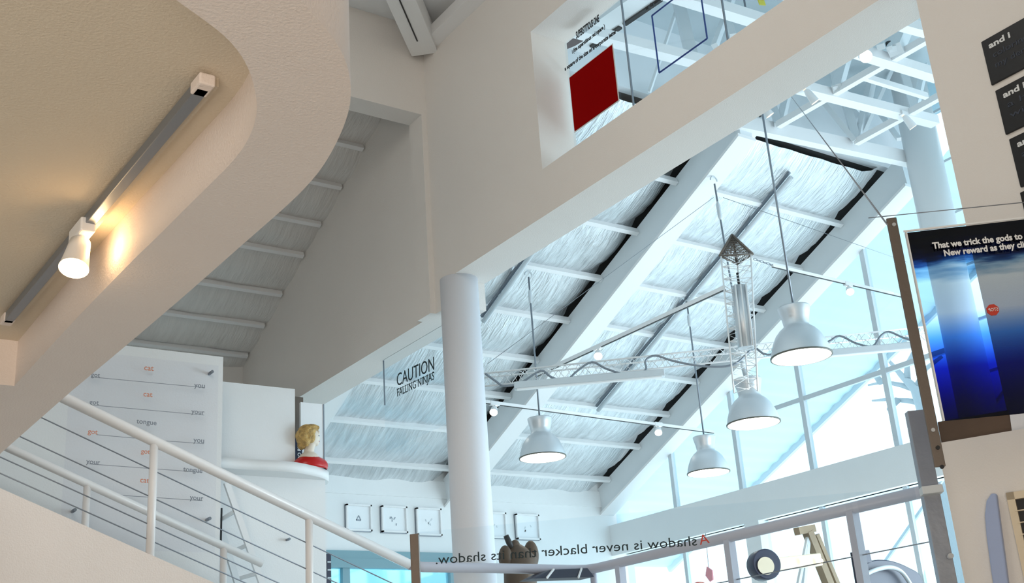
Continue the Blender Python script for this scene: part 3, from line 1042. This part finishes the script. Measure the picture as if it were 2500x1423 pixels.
track('white lighting track low across the hall between two pendants', yk(1150, 976, 10.6), yk(1742, 1054, 10.6), [yk(1207, 985, 10.6), yk(1606, 1036, 10.6)])
track('white lighting track at right with a chain, passing behind the largest pendant', yk(1885, 648, 8.2), yk(2210, 724, 8.2), [yk(2070, 694, 8.2)])
XT = 7.7
track('white lighting track running diagonally up to the lattice mast', at(1308, 916, 0, XT), at(1770, 702, 0, XT), [at(1460, 848, 0, XT)], .04)
tt = thing('chain', 'short chain joining the right lighting track to the lattice mast', 'chain', yk(1860, 638, 8.2))
A_, B_ = yk(1840, 632, 8.2), yk(1888, 648, 8.2)
for i in range(6):
    c_ = A_.lerp(B_, (i + .5) / 6); L = (B_ - A_).length / 6 * .6
    obj('link', MB().tube([c_ + Vector((L * math.cos(q_), (.012 * math.sin(q_)) if i % 2 else 0, 0 if i % 2 else .012 * math.sin(q_))) for q_ in [2 * PI * j / 12 for j in range(13)]], .004, 6), cable, tt)
for lab, p in (('lit spotlight glowing bright white under the upper truss chord', (2105, 140)), ('small spotlight hanging under the middle truss chord', (1968, 225)), ('small spotlight hanging at the right end of the middle truss chord', (2208, 288)), ('small spotlight half hidden behind the wall edge by the rod top', (1858, 258))):
    P = cz(p, 7.33)
    t = thing('spotlight', lab, 'spotlight', P, 'truss spotlights')
    obj('adapter', MB().bar(P + Vector((-.05, 0, .05)), P + Vector((.05, 0, .05)), .05, .05), white, t, .004)
    big = p[0] == 2105
    spot(t, P + Vector((0, 0, .03)), (-.5, -.6, -.6) if big else (.5, -.15, -.8), bulb if big else warmb, .06 if big else .045, .16)
    if P.y < 6.2 or p[0] == 1858:
        obj('stem', MB().tube([P + Vector((0, 0, .07)), Vector((P.x, P.y, 8.5))], .012, 8), white, t)


def batten(label, p, q):
    a_ = onroof(*p, .13); b_ = onroof(*q, .13)
    t = thing('roof_conduit', label, 'pipe', b_, 'pipes under the roof')
    obj('pipe', MB().tube([a_, b_], .028, 12), steelw, t)
    obj('backing_channel', MB().bar(a_ + Vector((-.02, 0, .06)), b_ + Vector((-.02, 0, .06)), .03, .03, (0, SL, 1)), cable, t)
    for s1_ in (.2, .5, .8):
        P = a_.lerp(b_, s1_)
        obj('saddle', MB().bar(P, P + Vector((0, 0, .13)), .03, .03), steelw, t)


batten('grey pipe under the foil roof beside the round white column', (1400, 480), (1180, 785))
batten('long grey pipe under the foil roof between the two long beams', (1932, 432), (1460, 1002))

# lattice truss, cable wave and fluorescent box
hv = Vector((RC[2][0], RC[2][1], 0)).normalized()
PT = EYE + hv * 11.0


def tp(x, y, off=0.0):
    return atp(x, y, PT + hv * off, hv)


t = thing('lattice_truss', 'thin white three-chord lattice truss hanging across the hall', 'truss', tp(1700, 870))
ch = [(tp(1150, 915), tp(2260, 797)), (tp(1150, 946, .0), tp(2260, 832)), (tp(1150, 925, .28), tp(2260, 815, .28))]
for a_, b_ in ch:
    obj('chord', MB().tube([a_, b_], .009, 8), white, t)
mb = MB(); NW = 34
for i in range(NW):
    for u_, v_ in ((0, 1), (1, 2), (2, 0)):
        A_ = ch[u_][0].lerp(ch[u_][1], i / NW); B_ = ch[v_][0].lerp(ch[v_][1], (i + .5) / NW); C_ = ch[u_][0].lerp(ch[u_][1], (i + 1) / NW)
        mb.tube([A_, B_, C_], .004, 5)
obj('lacing', mb, white, t)
t = thing('power_cable', 'dark cable draped in waves along the lattice truss', 'cable', tp(1500, 900, -.05))
pts = [(1185, 912), (1210, 930), (1230, 942), (1270, 935), (1320, 905), (1345, 920), (1380, 929), (1410, 905), (1445, 884), (1480, 900), (1530, 914), (1575, 905), (1576, 880), (1600, 868), (1640, 880), (1700, 892), (1760, 895), (1800, 885), (1840, 850), (1875, 866), (1960, 850), (2020, 835), (2050, 820), (2090, 838), (2130, 845), (2150, 820), (2170, 810), (2200, 822), (2235, 835)]
obj('sheath', MB().tube(smooth_curve([tp(x, y, -.05) for x, y in pts], 4), .011, 8), cable, t)
t = thing('fluorescent_fixture', 'grey fluorescent light box below the lattice truss', 'light fixture', tp(1440, 935, -.1))
obj('housing', MB().bar(tp(1255, 943, -.1), tp(1622, 911, -.1), .09, .07), steelw, t, .008)
obj('tube', MB().bar(tp(1262, 951, -.12), tp(1615, 920, -.12), .05, .012), hallm, t)
t = thing('light_box', 'grey tube housing fixed under the right end of the lattice truss', 'light fixture', tp(2130, 850, -.1))
obj('housing', MB().bar(tp(2010, 864, -.1), tp(2245, 843, -.1), .07, .07), steelw, t, .008)

# vertical mast with pyramid
PM = -.7


def mp_(x, y, o=0.0):
    return tp(x, y, PM + o)


t = thing('lattice_mast', 'triangular white lattice mast with a dark netted pyramid top', 'mast', mp_(1815, 900))
tops = [mp_(1760, 622), mp_(1833, 618), mp_(1800, 640, .22)]
bots = [mp_(1792, 960), mp_(1850, 955), mp_(1828, 950, .22)]
for a_, b_ in zip(tops, bots):
    obj('chord', MB().tube([a_, b_], .008, 8), white, t)
mb = MB(); NW = 11
for i in range(NW):
    for u_ in range(3):
        v_ = (u_ + 1) % 3
        A_ = tops[u_].lerp(bots[u_], i / NW); B_ = tops[v_].lerp(bots[v_], (i + .5) / NW); C_ = tops[u_].lerp(bots[u_], (i + 1) / NW)
        mb.tube([A_, B_, C_], .004, 5); mb.tube([A_, tops[v_].lerp(bots[v_], i / NW)], .003, 5)
obj('lacing', mb, white, t)
ap = mp_(1787, 573, .07); mb = MB()
mesh3 = [mp_(1757, 624), mp_(1838, 620), mp_(1800, 645, .22)]
for a_ in mesh3:
    mb.tube([ap, a_], .012, 8)
for i in range(3):
    a_, b_ = mesh3[i], mesh3[(i + 1) % 3]
    mb.tube([a_, b_], .010, 8)
    for j in range(1, 9):
        mb.tube([ap.lerp(a_, j / 9), ap.lerp(b_, j / 9)], .004, 5)
        mb.tube([ap, a_.lerp(b_, j / 9)], .003, 5)
obj('pyramid_cap', mb, bar, t)
t = thing('tube_lamp', 'upright ribbed silver tube lamp inside the lattice mast', 'lamp', mp_(1822, 840, .08))
a_, b_ = mp_(1805, 700, .02), mp_(1822, 850, .02)
obj('tube_body', MB().tube([a_, b_], .075, 24), alu, t)
for s1_ in (-.05, .0, .05):
    sv = hv.cross(Vector((0, 0, 1)))
    obj('rib', MB().tube([a_ + sv * s1_ - hv * .07, b_ + sv * s1_ - hv * .07], .009, 8), white, t)
obj('eyelet', MB().tube([a_ + Vector((0, 0, .14)), a_], .012, 8), dark, t)
# thin stay wires
for lab, p, q, in (('thin stay wire running from the mast rod down to the left', (1742, 482), (1190, 888)), ('thin stay wire running from the mast rod to the right', (1765, 482), (2215, 640))):
    A_ = mp_(*p); B_ = mp_(*q)
    tag(obj('stay_wire', MB().tube([A_, B_], .0025, 5), cable), lab, 'wire')
WEND = atp(2166, 548, EYE + ray(2300, 800) * 3.6, Vector((ray(-25000, 3676).y, -ray(-25000, 3676).x, 0)))
tag(obj('stay_wire', MB().tube([cz((1905, 200), 7.4), WEND], .003, 5), cable), 'thin stay wire descending steeply from the truss to the bronze bar', 'wire')

# ================================================================ NEAR GLASS WITH REVERSED LETTERING, POSTS, POSTER
pd = ray(-25000, 3676); pd.z = 0; pd.normalize(); pd = -pd            # points to picture right
pn = Vector((pd.y, -pd.x, 0))
G0 = EYE + ray(1620, 1340) * 4.4
Q0 = EYE + ray(2300, 800) * 3.6


def g_(x, y, o=0.0):
    return atp(x, y, G0 + hv * o, pn)


def q_p(x, y, o=0.0):
    return atp(x, y, Q0 + hv * o, pn)


gl, gr = g_(1022, 1300), g_(2232, 1187)
zt = (gl.z + gr.z) / 2
t = thing('glass_railing', 'low clear glass railing panel with reversed lettering about a shadow', 'glass panel', Vector((g_(1600, 1400).x, g_(1600, 1400).y, zt - 1.0)))
poly = [Vector((gl.x, gl.y, zt - 1.0)), Vector((gr.x, gr.y, zt - 1.0)), Vector((gr.x, gr.y, zt)), Vector((gl.x, gl.y, zt))]
obj('pane', MB().prism(poly, hv * .008), clear, t)
A_, B_ = g_(1702, 1331, -.004), g_(1064, 1377, -.004)
hh = .046
o = lettering('lettering', 'shadow is never blacker than its shadow.', A_, B_, teal, t, height=.036, bold=.0)
o = lettering('lettering', 'A', g_(1733, 1325, -.004), g_(1709, 1330, -.004), redt, t, height=.036)
o['label'] = 'red reversed capital letter'


def upost(label, x0, x1, ytop, ybot, fn, m_, dpt=.04, lab2=None, name='steel_post'):
    a_, b_ = fn(x0, ytop), fn(x1, ytop)
    zT = (a_.z + b_.z) / 2; zB = fn((x0 + x1) / 2, ybot).z
    t = thing(name, label, 'post', Vector((a_.x, a_.y, zB)))
    poly = [Vector((a_.x, a_.y, zB)), Vector((b_.x, b_.y, zB)), Vector((b_.x, b_.y, zT)), Vector((a_.x, a_.y, zT))]
    obj('plate', MB().prism(poly, hv * dpt), m_, t, .002)
    return t, a_, b_, zT, zB


t, a_, b_, zT, zB = upost('short dark bronze post at the left end of the shadow-lettered glass', 1000, 1021, 1303, 1700, g_, bar)
t, a_, b_, zT, zB = upost('galvanised steel post right of the shadow-lettered glass', 2215, 2256, 1001, 1800, lambda x, y: g_(x, y, .15), post)
P = g_(2300, 1385, .14)
for p in ((2318, 1358),):
    P = g_(*p, .12); obj('bolt', MB().tube([P, P - hv * .02], .010, 10), alu, t)
obj('collar', MB().bar(g_(2248, 1200, .13), g_(2299, 1194, .13), .06, .03), steelw, t, .003)
t, a_, b_, zT, zB = upost('tall dark bronze flat bar holding the left edge of the blue poster', 2164, 2189, 531, 1150, q_p, bar, .01, name='flat_bar')
for p in ((2182, 549), (2277, 1050), (2289, 1093), (2299, 1140)):
    P = q_p(*p, -.002); obj('bolt', MB().tube([P, P - hv * .006], .006, 10), alu if p[1] < 1060 else dark, t)

# poster: printed clear film
pm = bpy.data.materials.new('printed_film'); pm.use_nodes = True
nt = pm.node_tree; nt.nodes.clear()
N_ = nt.nodes.new; Lk = nt.links.new
out = N_('ShaderNodeOutputMaterial'); tc = N_('ShaderNodeTexCoord'); sx = N_('ShaderNodeSeparateXYZ')
Lk(tc.outputs['Generated'], sx.inputs[0])
ns = N_('ShaderNodeTexNoise'); ns.inputs['Scale'].default_value = 3.5; ns.inputs['Detail'].default_value = 7
mpn = N_('ShaderNodeMapping'); mpn.inputs['Scale'].default_value = (1.0, 1.0, 5.0); mpn.inputs['Rotation'].default_value = (0, .35, 0)
Lk(tc.outputs['Generated'], mpn.inputs[0]); Lk(mpn.outputs[0], ns.inputs['Vector'])
ma = N_('ShaderNodeMath'); ma.operation = 'MULTIPLY_ADD'; ma.inputs[1].default_value = .42; ma.inputs[2].default_value = -.21
Lk(ns.outputs[0], ma.inputs[0])
# noise only matters in the upper third
up_ = N_('ShaderNodeMapRange'); up_.inputs[1].default_value = .62; up_.inputs[2].default_value = .8
Lk(sx.outputs['Z'], up_.inputs[0])
mm = N_('ShaderNodeMath'); mm.operation = 'MULTIPLY'; Lk(ma.outputs[0], mm.inputs[0]); Lk(up_.outputs[0], mm.inputs[1])
ad = N_('ShaderNodeMath'); ad.operation = 'ADD'; Lk(sx.outputs['Z'], ad.inputs[0]); Lk(mm.outputs[0], ad.inputs[1])
rp = N_('ShaderNodeValToRGB'); e = rp.color_ramp.elements
e[0].position = 0; e[0].color = (.0, .0, .12, 1)
e[1].position = 1; e[1].color = (.0, .0, .005, 1)
for p, c_ in ((.10, (.0, .0, .22)), (.26, (.01, .07, .48)), (.42, (.25, .50, .92)), (.55, (.80, .88, .98)), (.72, (.85, .92, .97)), (.80, (.35, .55, .75)), (.85, (.03, .10, .30)), (.91, (.0, .008, .04))):
    q_ = rp.color_ramp.elements.new(p); q_.color = (*c_, 1)
Lk(ad.outputs[0], rp.inputs[0])
tr_ = N_('ShaderNodeBsdfTransparent'); Lk(rp.outputs[0], tr_.inputs[0])
gs = N_('ShaderNodeBsdfGlossy'); gs.inputs['Roughness'].default_value = .08; gs.inputs[0].default_value = (.7, .8, 1, 1)
mx = N_('ShaderNodeMixShader'); mx.inputs[0].default_value = .035
Lk(tr_.outputs[0], mx.inputs[1]); Lk(gs.outputs[0], mx.inputs[2]); Lk(mx.outputs[0], out.inputs[0])
TL, BL = q_p(2215, 568), q_p(2305, 1027)
TR = q_p(2560, 526)
zT_, zB_ = TL.z, BL.z
ps = thing('hanging_poster', 'large translucent blue and black printed panel hanging at the right edge', 'poster', Vector((TL.x, TL.y, zB_)))
# sheet in local X/Z then rotated so that generated coordinates stay upright
Lp = (TR - TL).length * 1.6
me = MB(); me.box((0, 0, 0), (Lp, .006, zT_ - zB_))
mo = bpy.data.meshes.new('film'); mo.from_pydata([tuple(v) for v in me.v], [], me.f); mo.materials.append(pm)
fo_ = bpy.data.objects.new('film', mo); COL.objects.link(fo_); fo_.parent = ps
fo_.rotation_euler = (0, 0, math.atan2(pd.y, pd.x))
A_ = ps.location
w0 = .012


def pl(dx, dz, o=.004):
    return Vector((TL.x, TL.y, zB_)) + pd * dx + Vector((0, 0, dz)) - hv * o


edge = MB()
edge.bar(pl(-w0, zT_ - zB_ + .004), pl(Lp, zT_ - zB_ + .004), .004, .006).bar(pl(-.006, 0), pl(-.006, zT_ - zB_), .004, .014, hv)
obj('border', edge, whitet, ps)
lettering('lettering', 'That we trick the gods to', q_p(2278, 607, -.012), q_p(2497, 583, -.012), whitet, ps, bold=.03, height=.020)
lettering('lettering', 'New reward as they cling', q_p(2306, 625, -.012), q_p(2522, 601, -.012), whitet, ps, bold=.03, height=.020)
sgc = q_p(2423, 757, -.008)
obj('stop_badge', MB().prism([sgc + pd * (.019 * math.cos(PI / 8 + PI / 4 * i)) + Vector((0, 0, .019 * math.sin(PI / 8 + PI / 4 * i))) for i in range(8)], -hv * .003), redt, ps)
lettering('lettering', 'STOP', sgc + pd * .014 - hv * .006 - Vector((0, 0, .005)), sgc - pd * .014 - hv * .006 - Vector((0, 0, .005)), whitet, ps, height=.010)
tag(obj('hanging_wire', MB().tube([q_p(2120, 532, .3), q_p(2560, 488, .3)], .0018, 5), cable), 'thin horizontal wire just above the blue poster', 'wire')

# black signs on the pier
signs = [((2393, 103), (2421, 208), ('and i', 'coloring by', 'my demand')), ((2428, 222), (2455, 329), ('and i', 'a home', 'without')), ((2458, 342), (2495, 456), ('and i', 'a yard', 'rolled')), ((2489, 470), (2515, 580), ('and i', '', ''))]
for i, (p, q, ln) in enumerate(signs):
    a_, b_ = at(*p, 0, XA - .012), at(*q, 0, XA - .012)
    y1 = (a_.y + b_.y) / 2; y0 = y1 - .46; z1, z0 = a_.z, b_.z
    dsc = ['topmost of the column of signs on the grey pier', 'second from the top on the grey pier', 'third from the top on the grey pier', 'lowest, just above the blue poster corner'][i]
    t = thing('wall_sign', 'black lettered wall sign, ' + dsc, 'sign', (XA, (y0 + y1) / 2, z0), 'black signs on the pier')
    sb_ = obj('sign_board', MB().box((XA - .012, y0, z0), (XA, y1, z1)), blksign, t, .004)
    if i < 3:
        lettering('lettering', ln[0], (XA - .013, y1 - .035, z1 - .058), (XA - .013, y1 - .15, z1 - .058), whitet, sb_, bold=.03, height=.03)
        for k_ in (1, 2):
            lettering('lettering', ln[k_], (XA - .013, y1 - .045, z1 - .058 - .055 * k_), (XA - .013, y1 - .30, z1 - .058 - .055 * k_), dimt, sb_, height=.03)

# ================================================================ LOWER RIGHT PLASTER WALL, air conditioner
d0 = at(2395, 1062, 0, 4.40); zw = d0.z
wl, wr = at(2288, 1082, 2, zw), at(2560, 1036, 2, zw)
wd_ = (wr - wl); wd_.z = 0; wd_.normalize(); wn = Vector((wd_.y, -wd_.x, 0))
if wn.dot(EYE - wl) < 0:
    wn = -wn


def wp(x, y, o=0.0):
    return atp(x, y, wl + wn * o, wn)


poly = [Vector((wl.x, wl.y, 0)), Vector((wr.x, wr.y, 0)), wr, wl]
pw = struct('wall_right_low', MB().prism(poly, -wn * .12), wallm)
t = thing('timber_ledge', 'dark brown timber ledge on top of the low plaster wall below the poster', 'ledge', wl)
obj('board', MB().bar(wp(2300, 1062, -.2), wp(2473, 1034, -.2), .12, .10), brown, t, .004)
obj('corner_bracket', MB().bar(wp(2470, 1035, -.15), wp(2540, 1028, -.15), .06, .15), white, t, .004)
t = thing('air_vent', 'cream framed air vent with black louvre slots at the lower right corner', 'vent', wp(2470, 1423))
a_ = wp(2455, 1203, .03); b_ = wp(2575, 1203, .03)
z1 = a_.z; z0 = z1 - .62
for o_, wx_ in (((0, 0), .025),):
    pass
wdv = (b_ - a_); wdv.z = 0; W = .5; wdv.normalize()


def vp(u_, v_, o=0.0):
    return Vector((a_.x, a_.y, z1)) + wdv * u_ + Vector((0, 0, -v_)) + wn * o


fr = MB()
for u0, u1, v0, v1 in ((0, .03, 0, .62), (W - .03, W, 0, .62), (0, W, 0, .03), (0, W, .59, .62)):
    fr.hexa([vp(u0, v1), vp(u1, v1), vp(u1, v1, -.03), vp(u0, v1, -.03), vp(u0, v0), vp(u1, v0), vp(u1, v0, -.03), vp(u0, v0, -.03)])
obj('frame', fr, cream, t)
obj('dark_back', MB().hexa([vp(.02, .6, -.02), vp(W - .02, .6, -.02), vp(W - .02, .6, -.03), vp(.02, .6, -.03), vp(.02, .02, -.02), vp(W - .02, .02, -.02), vp(W - .02, .02, -.03), vp(.02, .02, -.03)]), blk, t)
for k_ in range(1, 12):
    v_ = .03 + .0475 * k_
    obj('louvre', MB().bar(vp(.02, v_, -.006), vp(W - .02, v_, -.006), .018, .004), cream, t)
# curved side cover, blue window light painted into its colour
t = thing('curved_cover', 'curved strip cover tinted like blue window light on the plaster wall left of the vent', 'cover', wp(2425, 1423))
sA = wp(2430, 1206)
prof = [wp(*p) for p in ((2424, 1207), (2436, 1207), (2447, 1290), (2458, 1370), (2472, 1480), (2438, 1480), (2424, 1400), (2412, 1310), (2408, 1260), (2412, 1225))]
obj('cover_body', MB().prism(prof, wn * .04), mat('window_lit_blue_plastic', (.36, .45, .68), .4), t, .006)  # blue of the window light put into the base colour

# ================================================================ THINGS SEEN LOW THROUGH THE GLASS
YQ = 9.4


def hp(x, y, v=YQ):
    return at(x, y, 1, v)


c = hp(1272, 1423); t = thing('wooden_figure', 'brown carved figure raising a dark rod behind the reversed lettering', 'sculpture', c)
mb = MB()
mb.tube([hp(1272, 1500), hp(1270, 1400), hp(1268, 1368), hp(1262, 1345), hp(1256, 1332)], [.16, .16, .17, .10, .05], 16)
mb.ell(hp(1234, 1362), (.06, .08, .12)); mb.ell(hp(1297, 1355), (.07, .08, .14)); mb.ell(hp(1258, 1335), (.05, .05, .07))
obj('body', mb, brown, t)
obj('rod', MB().tube([hp(1256, 1345), hp(1243, 1325), hp(1235, 1307)], [.028, .030, .026], 12), dark, t)
t = thing('dark_shade', 'wide dark sloping hood with white ribs beside the corner of the landing rail', 'hood', hp(1378, 1412, 7.0))
A_ = [hp(1300, 1412, 7.0), hp(1452, 1408, 7.0), hp(1435, 1386, 7.05), hp(1345, 1390, 7.05)]
obj('hood', MB().prism(A_, (0, .18, .0)), navy, t, .006)
for p, q in (((1335, 1411), (1352, 1389)), ((1412, 1410), (1420, 1387))):
    obj('rib', MB().bar(hp(*p, 6.99), hp(*q, 7.04), .01, .014), white, t)
t = thing('wall_projector', 'dark oval ring device with beige arm in front of the window pier', 'device', hp(1860, 1400, 8.6))
c = hp(1866, 1378, 8.6)
obj('housing', MB().tube([c + Vector((.0, -.04, 0)), c + Vector((.06, .12, 0))], .155, 24), navy, t, .01)
obj('lens', MB().tube([c + Vector((-.03, -.05, -.02)), c + Vector((-.028, -.045, -.02))], .09, 24), cream, t)
obj('arm', MB().bar(hp(1890, 1378, 8.6), hp(2000, 1366, 8.6), .08, .13), cream, t, .01)
for p in ((1965, 1370), (2003, 1370)):
    obj('bulb', MB().ell(hp(*p, 8.5), (.03, .03, .03)), warmb, t)
t = thing('wooden_easel', 'blurred brown A-shaped wooden easel in front of the bright windows', 'easel', hp(1990, 1423, 8.8))
for p, q, wv, mt_ in (((1975, 1300), (1940, 1470), .035, steelw), ((1975, 1300), (1958, 1470), .04, steelw), ((1972, 1298), (2040, 1470), .09, paleW), ((1992, 1305), (2062, 1470), .055, paleW)):
    obj('leg', MB().bar(hp(*p, 8.8), hp(*q, 8.8), wv, wv), mt_, t)
obj('head_block', MB().bar(hp(1945, 1297, 8.8), hp(1985, 1290, 8.8), .08, .08), paleW, t)
t = thing('office_chair', 'dark navy curved chair back with a grey arc behind the right rail post', 'chair', hp(2160, 1450, 6.6))
mb = MB(); pts_ = [hp(x, y, 6.6) for x, y in ((2105, 1470), (2108, 1390), (2130, 1368), (2175, 1368), (2220, 1385), (2250, 1408), (2262, 1470))]
obj('back_shell', MB().prism(smooth_curve(pts_, 5), (0, .06, 0)), navy, t, .01)
obj('arc', MB().tube(smooth_curve([hp(x, y, 6.55) for x, y in ((2110, 1423), (2118, 1400), (2165, 1385), (2200, 1395), (2225, 1430))], 5), .018, 10), steelw, t)
obj('upright', MB().bar(hp(2088, 1348, 6.6), hp(2110, 1480, 6.6), .05, .07), navy, t)
obj('headrest', MB().bar(hp(2105, 1345, 6.6), hp(2112, 1375, 6.6), .10, .06), navy, t)
t = thing('hanging_cloth', 'small pink diamond-shaped cloth hanging in the bright window', 'cloth', at(1732, 1420, 0, XC - .15))
def hq(x, y): return at(x, y, 0, XC - .15)
obj('cloth', MB().prism([hq(1725, 1383), hq(1738, 1392), hq(1740, 1415), hq(1733, 1420), hq(1722, 1405)], (.02, 0, 0)), mat('pink_cloth', (.8, .32, .36), .7), t)
obj('cord', MB().tube([hq(1730, 1385), Vector((XC - .13, hq(1730, 1385).y, zs0))], .004, 6), cable, t)
tag(obj('red_dome', MB().ell(hp(1708, 1436, 9.4), (.09, .09, .07)), mat('red_gloss', (.55, .05, .02), .3)), 'red dome just rising above the bottom edge of the view', 'dome')
t = thing('louvre_sign', 'dark navy vertical strip with pale notches left of the far window', 'sign', hp(803, 1423, 12.5))
A_, B_ = hp(797, 1352, 12.5), hp(808, 1352, 12.5)
obj('strip', MB().box((A_.x, 12.5, B_.z - .55), (B_.x, 12.54, B_.z)), navy, t)
for k_ in range(5):
    obj('notch', MB().box((A_.x + .01, 12.49, B_.z - .10 - .09 * k_), (B_.x - .005, 12.5, B_.z - .085 - .09 * k_)), steelw, t)

t = thing('bare_tree', 'pale bare tree outside the window behind the lattice truss', 'tree', at(2200, 1400, 0, 19.0))
t.location.z = 0
def tq(x, y, o=0.0): return at(x, y, 0, 19.0 + o)
bark = mat('pale_bark', (.30, .36, .40), .8, bump=.2)
mb = MB()
B0 = tq(2262, 1010)
mb.tube([Vector((B0.x, B0.y, 0)), B0, tq(2235, 950), tq(2200, 915), tq(2170, 880)], [.22, .16, .10, .06, .03], 10)
for pts_ in (((2235, 950), (2200, 940), (2160, 932), (2120, 940)), ((2262, 985), (2215, 978), (2165, 975), (2130, 978)), ((2215, 925), (2215, 890), (2235, 850)), ((2185, 898), (2160, 905), (2140, 888)), ((2150, 933), (2130, 905)), ((2235, 950), (2260, 900), (2300, 870)), ((2190, 977), (2170, 1000))):
    mb.tube([tq(x, y, .1 * i) for i, (x, y) in enumerate(pts_)], [.07, .05, .035, .02][:len(pts_)], 8)
obj('branches', mb, bark, t)

pq, qq = at(1395, 108, 2, 7.95), at(1640, -62, 2, 7.95)
t = thing('ridge_beam', 'white beam with a painted shadow line seen high through the glazed wall opening', 'beam', pq)
obj('beam_body', MB().bar(pq, qq, .30, .16), white, t)
for k0, k1 in ((.12, .42), (.46, 1.0)):
    obj('slot', MB().bar(pq.lerp(qq, k0) + Vector((.10, 0, -.09)), pq.lerp(qq, k1) + Vector((.10, 0, -.09)), .05, .02), blk, t)  # black strips stand in for a purlin's shadow
t = thing('steel_gusset', 'dark brown angled steel gusset in the far corner of the glazed wall opening', 'bracket', at(1395, 110, 2, 7.8))
obj('plate', MB().prism([at(x, y, 2, 7.8) for x, y in ((1362, 92), (1374, 80), (1394, 84), (1408, 97), (1434, 94), (1404, 112), (1380, 122))], (0, 0, .1)), mat('brown_steel', (.12, .09, .09), .6), t)
P = cz((1858, 3), 7.7)
t = thing('yellow_marker', 'small yellow marker on the truss at the top edge of the view', 'marker', P)
obj('tag_plate', MB().bar(P + Vector((-.04, 0, 0)), P + Vector((.04, 0, .02)), .01, .10), mat('yellow_plastic', (.75, .65, .05), .5), t)
obj('cord', MB().tube([P, Vector((P.x, P.y, 8.5))], .005, 6), cable, t)
